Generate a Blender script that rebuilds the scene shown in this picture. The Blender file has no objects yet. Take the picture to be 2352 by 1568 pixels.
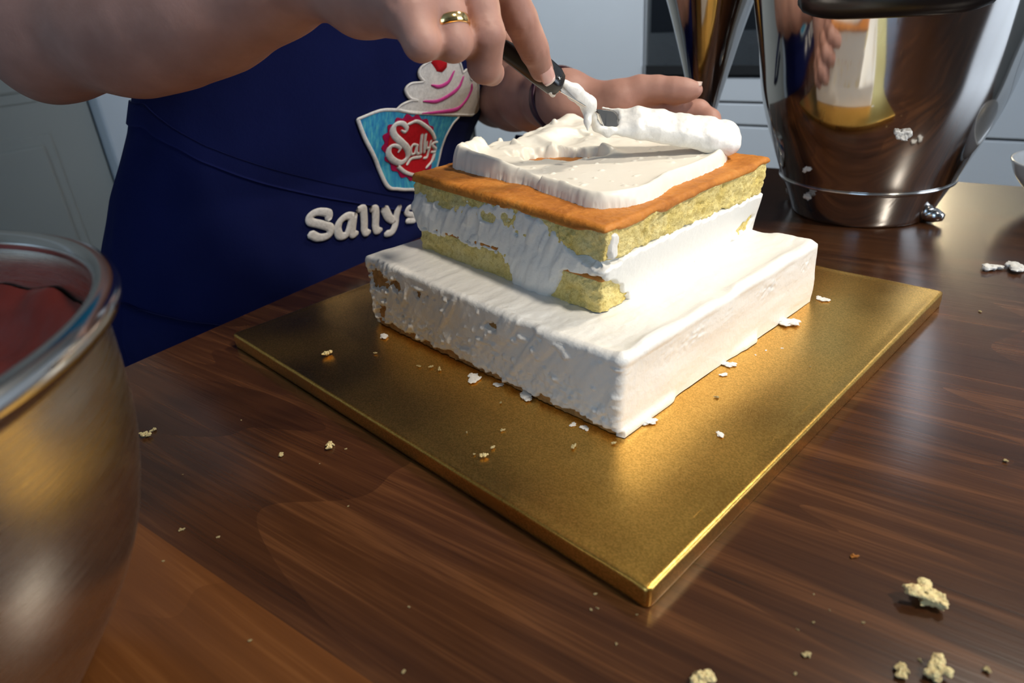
import bpy, bmesh, math, random
import numpy as np
from mathutils import Vector, Matrix
from mathutils.geometry import delaunay_2d_cdt

random.seed(7); RNG = np.random.default_rng(7)
SC = bpy.context.scene
COL = SC.collection
TZ = 0.90                                   # height of the worktop
U = np.array([.8, -.6, 0.]); V = np.array([.6, .8, 0.]); UP = np.array([0, 0, 1.])
KROT = math.atan2(-.6, .8)                  # kitchen axes: u along the worktop grain, v across it
CAKE_ROT = math.radians(43.363)

# ---------------------------------------------------------------- camera
cam_d = bpy.data.cameras.new('camera'); cam = bpy.data.objects.new('camera', cam_d); COL.objects.link(cam)
cam_d.sensor_width = 36; cam_d.lens = 23.77; cam_d.clip_start = .01
cam.matrix_world = Matrix(((0.99745, 0.07133, 0, -0.05814), (-0.03226, 0.45108, -0.89190, -0.48789),
                           (-0.06362, 0.88963, 0.45224, 1.13839), (0, 0, 0, 1)))
cam_d.dof.use_dof = True; cam_d.dof.focus_distance = .46; cam_d.dof.aperture_fstop = 9.0
SC.camera = cam
# ---------------------------------------------------------------- world, exposure, window light
w = bpy.data.worlds.new('world'); SC.world = w; w.use_nodes = True
w.node_tree.nodes['Background'].inputs[0].default_value = (.55, .70, 1, 1)
w.node_tree.nodes['Background'].inputs[1].default_value = .6
SC.view_settings.view_transform = 'Standard'; SC.view_settings.look = 'None'
SC.view_settings.exposure = 0.12; SC.view_settings.gamma = 1; SC.view_settings.use_curve_mapping = False
SC.cycles.use_denoising = True; SC.cycles.use_adaptive_sampling = True; SC.cycles.adaptive_threshold = .03
SC.cycles.max_bounces = 6; SC.cycles.diffuse_bounces = 3; SC.cycles.glossy_bounces = 4; SC.cycles.sample_clamp_indirect = 4.0

def uvz(u, v, z):
    p = U * u + V * v; return Vector((p[0], p[1], z))

def area_light(name, loc, target, sx, sy, watt, col):
    l = bpy.data.lights.new(name, 'AREA'); l.shape = 'RECTANGLE'; l.size = sx; l.size_y = sy; l.energy = watt; l.color = col
    o = bpy.data.objects.new(name, l); COL.objects.link(o); o.location = loc
    o.rotation_euler = (Vector(target) - Vector(loc)).to_track_quat('-Z', 'Y').to_euler(); return o
# daylight entering by the two windows (behind the photographer and on the right-hand wall)
area_light('window_daylight', uvz(0.35, -2.44, 1.62), uvz(0.35, 0, 1.62), 1.1, 1.25, 8, (.36, .65, 1))
area_light('window_daylight', uvz(2.54, .75, 1.62), uvz(0, .75, 1.62), 1.3, 1.25, 25, (.76, .87, 1))
# key downlight over the worktop, then two added: shadow fill and cabinet brightener
DOWNLIGHTS = ((1.10, -.15, 84, (.09, -.03, 1.0), 36, (1, .90, .76)), (.55, .78, 50, (.05, .0, 1.0), 36, (1, .90, .76)), (-.50, .80, 60, tuple(uvz(-.75, 1.6, .75)), 80, (.82, .91, 1)))
for du, dv, dw, dt, da, dc in DOWNLIGHTS:
    sp = bpy.data.lights.new('downlight_beam', 'SPOT'); sp.energy = dw; sp.color = dc; sp.spot_size = math.radians(da)
    sp.spot_blend = 1.0; sp.shadow_soft_size = .09
    spo = bpy.data.objects.new('downlight_beam', sp); COL.objects.link(spo); spo.location = uvz(du, dv, 2.36)
    spo.rotation_euler = (Vector(dt) - spo.location).to_track_quat('-Z', 'Y').to_euler()

# ---------------------------------------------------------------- noise (numpy)
def _h(i, j, k, s):
    n = (i.astype(np.uint32) * np.uint32(374761393) + j.astype(np.uint32) * np.uint32(668265263)
         + k.astype(np.uint32) * np.uint32(2147483647 - 61) + np.uint32(s * 974711 + 13))
    n = (n ^ (n >> np.uint32(13))) * np.uint32(1274126177)
    n = (n ^ (n >> np.uint32(16))) * np.uint32(2246822519)
    return ((n ^ (n >> np.uint32(15))) & np.uint32(0xffffff)).astype(np.float64) / 0x7fffff - 1
def vn(p, f=1., s=0):
    p = np.asarray(p, float) * f + 517.3
    i = np.floor(p).astype(np.int64); t = p - i; t = t * t * t * (t * (t * 6 - 15) + 10)
    r = 0
    for a in (0, 1):
        for b in (0, 1):
            for c in (0, 1):
                wt = (t[..., 0] if a else 1 - t[..., 0]) * (t[..., 1] if b else 1 - t[..., 1]) * (t[..., 2] if c else 1 - t[..., 2])
                r = r + wt * _h(i[..., 0] + a, i[..., 1] + b, i[..., 2] + c, s)
    return r
def fbm(p, f, o=4, s=0):
    r = 0; a = 1; tot = 0
    for q in range(o):
        r = r + a * vn(p, f * 2.03 ** q, s + q); tot += a; a *= .5
    return r / tot
def sstep(a, b, x):
    t = np.clip((x - a) / (b - a), 0, 1); return t * t * (3 - 2 * t)
def gauss(x, w): return np.exp(-(x / w) ** 2)

# ---------------------------------------------------------------- materials
def new_mat(name):
    m = bpy.data.materials.new(name); m.use_nodes = True
    nt = m.node_tree; b = nt.nodes['Principled BSDF']; return m, nt, b
def nd(nt, typ, **kw):
    n = nt.nodes.new(typ)
    for k, v in kw.items(): setattr(n, k, v)
    return n
def ramp(nt, fac, stops):
    r = nd(nt, 'ShaderNodeValToRGB'); e = r.color_ramp.elements
    while len(e) < len(stops): e.new(.5)
    for x, (pos, c) in zip(e, stops): x.position = pos; x.color = (*c, 1)
    nt.links.new(fac, r.inputs[0]); return r.outputs[0]
def coords(nt, scale=(1, 1, 1), rot=(0, 0, 0)):
    t = nd(nt, 'ShaderNodeTexCoord'); m = nd(nt, 'ShaderNodeMapping')
    m.inputs['Scale'].default_value = scale; m.inputs['Rotation'].default_value = rot
    nt.links.new(t.outputs['Object'], m.inputs[0]); return m.outputs[0]
def noise(nt, co, scale, detail=4, rough=.55, dist=0):
    n = nd(nt, 'ShaderNodeTexNoise'); n.inputs['Scale'].default_value = scale; n.inputs['Detail'].default_value = detail
    n.inputs['Roughness'].default_value = rough; n.inputs['Distortion'].default_value = dist
    nt.links.new(co, n.inputs['Vector']); return n.outputs['Fac']
def bump(nt, b, h, strength=.3, dist=.001, prev=None):
    n = nd(nt, 'ShaderNodeBump'); n.inputs['Strength'].default_value = strength; n.inputs['Distance'].default_value = dist
    nt.links.new(h, n.inputs['Height'])
    if prev: nt.links.new(prev, n.inputs['Normal'])
    nt.links.new(n.outputs[0], b.inputs['Normal']); return n.outputs[0]
def simple(name, col, rough=.5, metal=0, bscale=None, bstr=.2, bdist=.0005, var=0, sss=0, **kw):
    m, nt, b = new_mat(name)
    b.inputs['Base Color'].default_value = (*col, 1); b.inputs['Roughness'].default_value = rough; b.inputs['Metallic'].default_value = metal
    co = coords(nt)
    if var:
        c = ramp(nt, noise(nt, co, kw.get('vscale', 20)), [(.3, tuple(x * (1 - var) for x in col)), (.7, tuple(min(1, x * (1 + var)) for x in col))])
        nt.links.new(c, b.inputs['Base Color'])
    if bscale: bump(nt, b, noise(nt, co, bscale, 2), bstr, bdist)
    if sss:
        b.inputs['Subsurface Weight'].default_value = sss; b.inputs['Subsurface Radius'].default_value = kw.get('srad', (.006, .004, .003))
        b.inputs['Subsurface Scale'].default_value = 1
    if 'spec' in kw: b.inputs['Specular IOR Level'].default_value = kw['spec']
    if 'coat' in kw: b.inputs['Coat Weight'].default_value = kw['coat']; b.inputs['Coat Roughness'].default_value = .08
    return m
M = {}
def wood(name, rot, dark, mid, lite):
    m, nt, b = new_mat(name)
    c1 = coords(nt, (1.2, 26, 1), (0, 0, rot)); c2 = coords(nt, (7, 330, 1), (0, 0, rot)); c3 = coords(nt, (1.1, 4.5, 1), (0, 0, rot))
    big = noise(nt, c1, 2.2, 5, .6, 1.0); fine = noise(nt, c2, 1.5, 3, .6); cath = noise(nt, c3, 1.6, 2, .5, .4)
    wv = nd(nt, 'ShaderNodeMath', operation='MULTIPLY'); nt.links.new(cath, wv.inputs[0]); wv.inputs[1].default_value = 9
    fr = nd(nt, 'ShaderNodeMath', operation='FRACT'); nt.links.new(wv.outputs[0], fr.inputs[0])
    a = nd(nt, 'ShaderNodeMath', operation='MULTIPLY_ADD'); nt.links.new(fr.outputs[0], a.inputs[0]); a.inputs[1].default_value = .13; nt.links.new(big, a.inputs[2])
    a2 = nd(nt, 'ShaderNodeMath', operation='MULTIPLY_ADD'); nt.links.new(fine, a2.inputs[0]); a2.inputs[1].default_value = .46; nt.links.new(a.outputs[0], a2.inputs[2])
    col = ramp(nt, a2.outputs[0], [(.54, dark), (.84, mid), (1.10, lite)])
    nt.links.new(col, b.inputs['Base Color'])
    b.inputs['Roughness'].default_value = .22; b.inputs['Specular IOR Level'].default_value = .5
    bump(nt, b, fine, .10, .0006); return m
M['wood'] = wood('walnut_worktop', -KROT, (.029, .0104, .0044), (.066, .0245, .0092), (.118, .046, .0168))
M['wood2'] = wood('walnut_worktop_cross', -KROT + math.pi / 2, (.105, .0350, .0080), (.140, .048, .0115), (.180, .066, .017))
def gold_mat():
    m, nt, b = new_mat('gold_foil'); b.inputs['Metallic'].default_value = 1
    co = coords(nt); n1 = noise(nt, co, 1500, 2); n2 = noise(nt, co, 12, 2)
    v = nd(nt, 'ShaderNodeTexVoronoi'); v.inputs['Scale'].default_value = 1300; nt.links.new(co, v.inputs['Vector'])
    nt.links.new(ramp(nt, v.outputs['Color'], [(.2, (.66, .375, .080)), (.8, (.90, .54, .135))]), b.inputs['Base Color'])
    nt.links.new(ramp(nt, n2, [(.3, (.26,) * 3), (.7, (.33,) * 3)]), b.inputs['Roughness'])
    bump(nt, b, n1, .16, .0006); return m
M['gold'] = gold_mat()
M['cream'] = simple('buttercream', (.84, .82, .77), .42, bscale=260, bstr=.30, bdist=.0016)
M['cream_top'] = simple('buttercream_topping', (.86, .81, .70), .40, bscale=120, bstr=.15, bdist=.001)
def sponge_mat():
    m, nt, b = new_mat('sponge_cake'); co = coords(nt)
    n1 = noise(nt, co, 330, 4, .7); n2 = noise(nt, co, 60, 3)
    mx = nd(nt, 'ShaderNodeMix', data_type='RGBA'); mx.blend_type = 'MULTIPLY'; mx.inputs[0].default_value = .55
    nt.links.new(ramp(nt, n2, [(.3, (.84, .66, .21)), (.7, (.93, .79, .37))]), mx.inputs[6])
    nt.links.new(ramp(nt, n1, [(.32, (.60, .48, .24)), (.52, (1, 1, 1))]), mx.inputs[7])
    nt.links.new(mx.outputs[2], b.inputs['Base Color']); b.inputs['Roughness'].default_value = .9; b.inputs['Specular IOR Level'].default_value = .15
    bump(nt, b, n1, .95, .0022); return m
M['sponge'] = sponge_mat()
def crust_mat():
    m, nt, b = new_mat('baked_crust'); co = coords(nt); n = noise(nt, co, 45, 5, .7); f = noise(nt, co, 500, 3)
    nt.links.new(ramp(nt, n, [(.3, (.36, .115, .016)), (.55, (.56, .205, .032)), (.8, (.68, .31, .07))]), b.inputs['Base Color'])
    b.inputs['Roughness'].default_value = .55; b.inputs['Specular IOR Level'].default_value = .3; bump(nt, b, f, .5, .0008); return m
M['crust'] = crust_mat()
M['crumb'] = simple('pale_crumb', (.95, .70, .36), .9, bscale=11, bstr=1, bdist=.0016, var=.25, vscale=7, spec=.15)
M['basecrust'] = simple('browned_cake_base', (.40, .20, .06), .9, bscale=300, bstr=.7, bdist=.0015, var=.4, vscale=200)
def skin_mat():
    m, nt, b = new_mat('skin'); co = coords(nt)
    nt.links.new(ramp(nt, noise(nt, co, 38, 4), [(.3, (.37, .188, .143)), (.7, (.47, .255, .198))]), b.inputs['Base Color'])
    b.inputs['Roughness'].default_value = .52; b.inputs['Specular IOR Level'].default_value = .35
    b.inputs['Subsurface Weight'].default_value = .15; b.inputs['Subsurface Radius'].default_value = (.006, .003, .002); b.inputs['Subsurface Scale'].default_value = 1
    bump(nt, b, noise(nt, co, 260, 3), .22, .0007); return m
M['skin'] = skin_mat()
M['nail'] = simple('fingernail', (.72, .42, .36), .22, coat=.4)
M['nailtip'] = simple('fingernail_tip', (.74, .56, .48), .25)
def cloth(name, col, sc=900):
    m, nt, b = new_mat(name); co = coords(nt)
    nt.links.new(ramp(nt, noise(nt, co, 6, 3), [(.3, tuple(x * .85 for x in col)), (.7, tuple(x * 1.15 for x in col))]), b.inputs['Base Color'])
    b.inputs['Roughness'].default_value = .9; b.inputs['Specular IOR Level'].default_value = .1
    bump(nt, b, noise(nt, co, 40, 5, .75), .30, .002); return m
M['navy'] = cloth('navy_apron_cotton', (.0052, .0084, .055)); M['navy2'] = cloth('navy_apron_band', (.0055, .0086, .056))
M['teal'] = cloth('teal_shirt', (.0, .12, .22)); M['jeans'] = cloth('dark_trousers', (.02, .025, .04))
M['hair'] = simple('brown_hair', (.06, .035, .02), .5, bscale=300)
def thread(name, col):
    return simple(name, col, .8, bscale=700, bstr=.5, bdist=.0008, var=.12, vscale=300, spec=.15)
M['t_white'] = thread('white_stitching', (.62, .60, .58)); M['t_pink'] = thread('pink_stitching', (.48, .05, .24))
M['t_red'] = thread('red_stitching', (.46, .008, .015)); M['t_crim'] = thread('crimson_stitching', (.34, .006, .06))
def cupmat():
    m, nt, b = new_mat('blue_teal_stitching'); co = coords(nt, (70, 70, 6))
    nt.links.new(ramp(nt, noise(nt, co, 4, 3), [(.3, (.01, .16, .42)), (.5, (.03, .30, .50)), (.72, (.10, .45, .50))]), b.inputs['Base Color'])
    b.inputs['Roughness'].default_value = .7; bump(nt, b, noise(nt, co, 8, 2), .4, .001); return m
M['t_cup'] = cupmat()
def steel(name, rough, brushed=0, col=(.62, .60, .58)):
    m, nt, b = new_mat(name); b.inputs['Metallic'].default_value = 1; b.inputs['Base Color'].default_value = (*col, 1)
    co = coords(nt, (1, 1, 60) if brushed else (1, 1, 1)); n = noise(nt, co, 40 if brushed else 6, 3)
    nt.links.new(ramp(nt, n, [(.3, (rough * .8,) * 3), (.7, (rough * 1.25,) * 3)]), b.inputs['Roughness'])
    if brushed: bump(nt, b, n, brushed, .0002)
    return m
M['chrome'] = steel('polished_steel', .075); M['brushed'] = steel('brushed_steel', .26, .05, (.60, .56, .50)); M['blade'] = steel('blade_steel', .12)
M['rimsteel'] = steel('rim_steel', .14)
M['black'] = simple('black_plastic', (.010, .010, .011), .28, bscale=400, bstr=.05)
M['goldring'] = simple('gold_ring', (.95, .66, .28), .12, metal=1, bscale=30, bstr=.05)
M['purple'] = simple('purple_band', (.045, .012, .028), .4, bscale=200, bstr=.3)
M['red'] = simple('red_buttercream', (.17, .018, .010), .5, bscale=60, bstr=.4, bdist=.003, var=.35, vscale=25)
M['porcelain'] = simple('white_porcelain', (.62, .60, .58), .15, bscale=20, bstr=.02)
M['white'] = simple('white_lacquer', (.82, .84, .86), .35, var=.02, vscale=3)
M['doorwhite'] = simple('cream_door_paint', (.50, .48, .42), .45, bscale=60, bstr=.05)
M['wall'] = simple('painted_plaster', (.50, .50, .49), .85, var=.03, vscale=3)
M['floor'] = simple('floor_tile', (.20, .16, .12), .5, var=.2, vscale=4)
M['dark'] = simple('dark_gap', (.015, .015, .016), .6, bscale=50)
M['ovenglass'] = simple('dark_oven_glass', (.010, .012, .016), .05, bscale=3, bstr=.01)
M['steelpanel'] = steel('steel_panel', .3, .04, (.30, .31, .33))
def emit(name, col, s):
    m, nt, b = new_mat(name); b.inputs['Emission Color'].default_value = (*col, 1); b.inputs['Emission Strength'].default_value = s
    b.inputs['Base Color'].default_value = (.8, .8, .8, 1); co = coords(nt)
    bump(nt, b, noise(nt, co, 20), .02); return m
M['skyglow'] = emit('window_sky', (.62, .78, 1), 1.1); M['lampglow'] = emit('lamp_glow', (1, .80, .48), 110)

# ---------------------------------------------------------------- mesh helpers
def tagp(o, label=None, cat=None, group=None, kind=None):
    if label: o['label'] = label
    if cat: o['category'] = cat
    if group: o['group'] = group
    if kind: o['kind'] = kind
    return o
def empty(name, loc=(0, 0, 0), rz=0, label=None, cat=None, group=None, kind=None):
    o = bpy.data.objects.new(name, None); COL.objects.link(o); o.location = loc; o.rotation_euler = (0, 0, rz)
    o.empty_display_size = .05
    return tagp(o, label, cat, group, kind)
def mobj(name, verts, faces, mat, parent=None, smooth=True, world=False):
    me = bpy.data.meshes.new(name)
    me.from_pydata([tuple(map(float, v)) for v in verts], [], [tuple(map(int, f)) for f in faces]); me.update()
    if smooth: me.polygons.foreach_set('use_smooth', [True] * len(me.polygons))
    if mat: me.materials.append(M[mat] if isinstance(mat, str) else mat)
    o = bpy.data.objects.new(name, me); COL.objects.link(o)
    if parent:
        o.parent = parent
        if world:                        # vertices given in world coordinates
            inv = (Matrix.Translation(parent.location) @ parent.rotation_euler.to_matrix().to_4x4()).inverted() if parent.parent is None else Matrix()
            me.transform(inv)
    return o
def recenter(o):
    """move a one-mesh thing's origin to its base"""
    co = np.empty(len(o.data.vertices) * 3); o.data.vertices.foreach_get('co', co); co = co.reshape(-1, 3)
    c = Vector(((co[:, 0].min() + co[:, 0].max()) / 2, (co[:, 1].min() + co[:, 1].max()) / 2, co[:, 2].min()))
    o.data.transform(Matrix.Translation(-c)); o.location = c; return o
def bevel(o, wdt, seg=2):
    m = o.modifiers.new('bevel', 'BEVEL'); m.width = wdt; m.segments = seg; m.limit_method = 'ANGLE'; m.angle_limit = .6; return o
def boxv(x0, x1, y0, y1, z0, z1):
    v = [(x, y, z) for z in (z0, z1) for y in (y0, y1) for x in (x0, x1)]
    return v, [(0, 2, 3, 1), (4, 5, 7, 6), (0, 1, 5, 4), (2, 6, 7, 3), (0, 4, 6, 2), (1, 3, 7, 5)]
def box(name, x0, x1, y0, y1, z0, z1, mat, parent=None, bv=0):
    v, f = boxv(x0, x1, y0, y1, z0, z1); o = mobj(name, v, f, mat, parent, smooth=False)
    if bv: bevel(o, bv)
    return o
def kbox(name, u0, u1, v0, v1, z0, z1, mat, parent=None, bv=0):
    """box in kitchen axes; top-level objects get the kitchen rotation themselves"""
    if parent is not None: return box(name, u0, u1, v0, v1, z0, z1, mat, parent, bv)
    cu, cv = (u0 + u1) / 2, (v0 + v1) / 2
    o = box(name, u0 - cu, u1 - cu, v0 - cv, v1 - cv, 0, z1 - z0, mat, None, bv)
    o.location = uvz(cu, cv, z0); o.rotation_euler = (0, 0, KROT); return o
def lathe(name, prof, mat, parent=None, n=96, closed=False):
    a = np.linspace(0, 2 * math.pi, n, endpoint=False); P = len(prof); v = []; f = []
    for r, z in prof: v += [(r * math.cos(t), r * math.sin(t), z) for t in a]
    for i in range(P - 1 if not closed else P):
        j = (i + 1) % P
        for k in range(n):
            l = (k + 1) % n; f.append((i * n + k, i * n + l, j * n + l, j * n + k))
    return mobj(name, v, f, mat, parent)
def cr(pts, n):
    """Catmull-Rom resample"""
    p = np.array(pts, float); q = np.vstack([2 * p[0] - p[1], p, 2 * p[-1] - p[-2]]); out = []
    for i in range(1, len(q) - 2):
        for t in np.linspace(0, 1, n, endpoint=False):
            out.append(.5 * (2 * q[i] + (q[i + 1] - q[i - 1]) * t + (2 * q[i - 1] - 5 * q[i] + 4 * q[i + 1] - q[i + 2]) * t ** 2 + (3 * q[i] - q[i - 1] - 3 * q[i + 1] + q[i + 2]) * t ** 3))
    out.append(p[-1]); return np.array(out)
def tube(name, pts, rad, mat, parent=None, n=12, closed=False, flat=1., world=False, updir=(0, 0, 1)):
    p = np.array(pts, float); m = len(p); rad = np.broadcast_to(np.array(rad, float), (m,)); v = []; f = []
    for i in range(m):
        t = (p[(i + 1) % m] - p[i - 1]) if closed else (p[min(i + 1, m - 1)] - p[max(i - 1, 0)])
        t /= np.linalg.norm(t); a = np.array(updir, float)
        if abs(a @ t) > .95: a = np.array([1., 0, 0])
        b = np.cross(t, a); b /= np.linalg.norm(b); c = np.cross(b, t)
        for k in range(n):
            w_ = 2 * math.pi * k / n; v.append(p[i] + rad[i] * (math.cos(w_) * b + flat * math.sin(w_) * c))
    for i in range(m if closed else m - 1):
        j = (i + 1) % m
        for k in range(n): l = (k + 1) % n; f.append((i * n + k, i * n + l, j * n + l, j * n + k))
    if not closed: f.append(tuple(range(n - 1, -1, -1))); f.append(tuple((m - 1) * n + k for k in range(n)))
    return mobj(name, v, f, mat, parent, world=world)
def surface_nets(f, origin, h):
    f = np.where(np.abs(f) < 1e-9, 1e-9, f); ins = f < 0
    nx, ny, nz = f.shape
    c = np.zeros((nx - 1, ny - 1, nz - 1), np.int8)
    for a in (0, 1):
        for b in (0, 1):
            for d in (0, 1): c += ins[a:nx - 1 + a, b:ny - 1 + b, d:nz - 1 + d]
    act = (c > 0) & (c < 8); I = np.argwhere(act); idx = -np.ones(act.shape, np.int64); idx[act] = np.arange(len(I))
    acc = np.zeros((len(I), 3)); cnt = np.zeros(len(I))
    cor = [(a, b, d) for a in (0, 1) for b in (0, 1) for d in (0, 1)]
    for s in cor:
        for e in cor:
            df = np.subtract(e, s)
            if df.sum() != 1 or (df < 0).any(): continue
            A = I + s; B = I + e; fa = f[A[:, 0], A[:, 1], A[:, 2]]; fb = f[B[:, 0], B[:, 1], B[:, 2]]
            m = (fa < 0) != (fb < 0); t = (fa / np.where(m, fa - fb, 1))[:, None]
            acc[m] += (A + t * df)[m]; cnt[m] += 1
    verts = origin + h * acc / cnt[:, None]; faces = []
    for ax in range(3):
        o1, o2 = [q for q in range(3) if q != ax]
        sl0 = [slice(None)] * 3; sl1 = [slice(None)] * 3; sl0[ax] = slice(0, -1); sl1[ax] = slice(1, None)
        s0 = ins[tuple(sl0)]; s1 = ins[tuple(sl1)]; E = np.argwhere(s0 != s1)
        E = E[(E[:, o1] > 0) & (E[:, o2] > 0) & (E[:, o1] < f.shape[o1] - 1) & (E[:, o2] < f.shape[o2] - 1)]
        if not len(E): continue
        d1 = np.zeros(3, int); d1[o1] = 1; d2 = np.zeros(3, int); d2[o2] = 1
        g = lambda e: idx[e[:, 0], e[:, 1], e[:, 2]]
        q = np.stack([g(E), g(E - d1), g(E - d1 - d2), g(E - d2)], 1)
        flip = s0[E[:, 0], E[:, 1], E[:, 2]]
        if ax == 1: flip = ~flip
        q[~flip] = q[~flip][:, ::-1]; faces.append(q)
    return verts, np.concatenate(faces)
class Field:
    """signed distance field on a grid, filled primitive by primitive with smooth unions"""
    def __init__(s, lo, hi, h):
        s.lo = np.array(lo, float); s.h = h; s.n = np.ceil((np.array(hi) - s.lo) / h).astype(int) + 1; s.f = np.full(s.n, .05)
    def sub(s, lo, hi):
        a = np.clip(np.floor((np.array(lo) - s.lo) / s.h).astype(int), 0, s.n - 1); b = np.clip(np.ceil((np.array(hi) - s.lo) / s.h).astype(int) + 1, 1, s.n)
        if (b <= a).any(): return None, None
        ax = [s.lo[i] + s.h * np.arange(a[i], b[i]) for i in range(3)]
        return tuple(slice(a[i], b[i]) for i in range(3)), np.stack(np.meshgrid(*ax, indexing='ij'), -1)
    def chain(s, pts, k=.004, kin=.003, noise_=None):
        """pts: list of (xyz, radius); consecutive points make tapered capsules"""
        P = np.array([p for p, r in pts]); R = np.array([r for p, r in pts]); m = R.max() + k + .012
        sl, X = s.sub(P.min(0) - m, P.max(0) + m)
        if sl is None: return
        g = None
        for i in range(max(1, len(P) - 1)):
            a, b = P[i], P[min(i + 1, len(P) - 1)]; d = b - a; L = max(d @ d, 1e-12)
            t = np.clip(((X - a) @ d) / L, 0, 1); q = np.linalg.norm(X - a - t[..., None] * d, axis=-1) - (R[i] + t * (R[min(i + 1, len(P) - 1)] - R[i]))
            g = q if g is None else smin(g, q, kin)
        if noise_ is not None: g = g + noise_(X)
        s.f[sl] = smin(s.f[sl], g, k)
    def mesh(s): return surface_nets(s.f, s.lo, s.h)
def smin(a, b, k):
    hh = np.clip(.5 + .5 * (b - a) / k, 0, 1); return b + (a - b) * hh - k * hh * (1 - hh)
# ================================================================ THE ROOM
U0, U1, V0, V1 = -1.42, 2.60, -2.50, 2.22
def struct(o): o['kind'] = 'structure'; return o
struct(kbox('floor', U0 - .1, U1 + .1, V0 - .1, V1 + .1, -.05, 0, 'floor'))
struct(kbox('ceiling', U0 - .1, U1 + .1, V0 - .1, V1 + .1, 2.42, 2.50, 'wall'))
struct(kbox('wall_back', U0 - .1, U1 + .1, V1, V1 + .1, 0, 2.42, 'wall'))
struct(kbox('wall_left', U0 - .1, U0, V0, V1, 0, 2.42, 'doorwhite'))
def wall_with_hole(name, along_u, at, a0, a1, h0, h1, z0, z1, th):
    """wall of four pieces around one window opening, as one mesh"""
    vs, fs = [], []
    for (p, q, zz0, zz1) in ((a0, h0, 0, 2.42), (h1, a1, 0, 2.42), (h0, h1, 0, z0), (h0, h1, z1, 2.42)):
        v, f = boxv(p, q, at, at + th, zz0, zz1) if along_u else boxv(at, at + th, p, q, zz0, zz1)
        fs += [tuple(i + len(vs) for i in g) for g in f]; vs += v
    o = mobj(name, vs, fs, 'wall', None, False); o.rotation_euler = (0, 0, KROT); return struct(o)
wall_with_hole('wall_front', True, V0 - .1, U0, U1, -.2, .9, 1.0, 2.25, .1)
wall_with_hole('wall_right', False, U1, V0, V1, .1, 1.4, 1.0, 2.25, .1)
def window(n, along_u, at, h0, h1, z0, z1):
    w_ = empty('window_%d' % n, uvz(*( ((h0 + h1) / 2, at) if along_u else (at, (h0 + h1) / 2)), z0), KROT, kind='structure')
    L = h1 - h0; H = z1 - z0; t = .05
    def pc(name, a0, a1, b0, b1, d0, d1, mat):
        if along_u: return box(name, a0, a1, d0, d1, b0, b1, mat, w_)
        return box(name, d0, d1, a0, a1, b0, b1, mat, w_)
    for a0, a1, b0, b1 in ((-L / 2, L / 2, 0, t), (-L / 2, L / 2, H - t, H), (-L / 2, -L / 2 + t, t, H - t), (L / 2 - t, L / 2, t, H - t), (-t / 2, t / 2, t, H - t)):
        pc('window_frame', a0, a1, b0, b1, -.03, .03, 'white')
    for a0, a1 in ((-L / 2 + t, -t / 2), (t / 2, L / 2 - t)): pc('pane', a0, a1, t, H - t, -.004, .004, 'skyglow')
window(1, True, V0 - .05, -.2, .9, 1.0, 2.25); window(2, False, U1 + .05, .1, 1.4, 1.0, 2.25)

# panelled door in the left wall
dr = empty('door_1', uvz(U0, 0, 0), KROT, kind='structure')
box('door_leaf', .0, .030, -.62, .298, .0, 2.02, 'doorwhite', dr, .003)
for a, b in ((-.50, -.20), (-.11, .185)):
    for z0, z1 in ((.14, .93), (1.03, 1.90)): box('raised_panel', .026, .038, a, b, z0, z1, 'doorwhite', dr, .006)
for a, b in ((-.52, -.18), (-.13, .205)):
    for z0, z1 in ((.12, .95), (1.01, 1.92)): box('panel_moulding', .026, .033, a, b, z0, z1, 'doorwhite', dr, .004)
box('door_frame', .0, .065, .302, .385, 0, 2.10, 'white', dr, .006); box('door_frame', .0, .065, -.71, -.624, 0, 2.10, 'white', dr, .006)
box('door_frame', .0, .065, -.71, .385, 2.04, 2.12, 'white', dr, .006)

# ---------------------------------------------------------------- kitchen units along the back
FV = 1.60
tc = empty('tall_cabinet', uvz(-1.04, FV + .3, 0), KROT, 'tall plain white cabinet standing beside the dark oven', 'cabinet')
box('carcass', -.335, .335, -.28, .30, .10, 2.2, 'white', tc); box('plinth', -.335, .335, -.24, .28, 0, .10, 'dark', tc)
d = box('cabinet_door', -.333, .333, -.30, -.281, .12, 2.18, 'white', tc, .003)
box('edge_strip', -.340, -.335, -.295, .3, 0, 2.2, 'dark', tc)
ov = empty('built_in_oven', uvz(-.395, FV + .3, .0), KROT, 'dark glass built-in oven above white drawers', 'oven')
box('housing', -.29, .29, -.26, .28, .918, 1.50, 'dark', ov)
box('oven_door', -.298, .298, -.30, -.262, .915, 1.36, 'steelpanel', ov, .004)
box('door_glass', -.285, .285, -.304, -.300, 1.02, 1.34, 'ovenglass', ov); box('trim_strip', -.298, .298, -.306, -.300, .905, .93, 'dark', ov)
box('control_panel', -.298, .298, -.30, -.262, 1.364, 1.50, 'ovenglass', ov, .003)
hb = tube('door_handle', [(-.25, -.345, 1.31), (.25, -.345, 1.31)], .009, 'chrome', ov)
for x in (-.22, .22): tube('handle_post', [(x, -.345, 1.31), (x, -.30, 1.31)], .006, 'chrome', hb)
def drawer_unit(u0, u1, z0, z1, splits, label, name='drawer_unit'):
    uc = (u0 + u1) / 2; hw = (u1 - u0) / 2
    t = empty(name, uvz(uc, FV + .3, z0), KROT, label, 'drawers')
    H = z1 - z0
    box('carcass', -hw, hw, -.276, .28, 0, H, 'white', t)
    zz = [z0] + splits + [z1]
    for a, b in zip(zz[:-1], zz[1:]):
        f_ = box('drawer_front', -hw + .002, hw - .002, -.30, -.278, a - z0 + .003, b - z0 - .003, 'white', t, .003)
    box('gap_shade_strip', -hw, hw, -.277, -.2765, 0, H, 'dark', t)  # thin dark sheet put in as shade between the drawer fronts
    return t
drawer_unit(-.698, -.095, 0.0, .900, [.45, .767, .830], 'white drawers beneath the dark oven')
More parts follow.
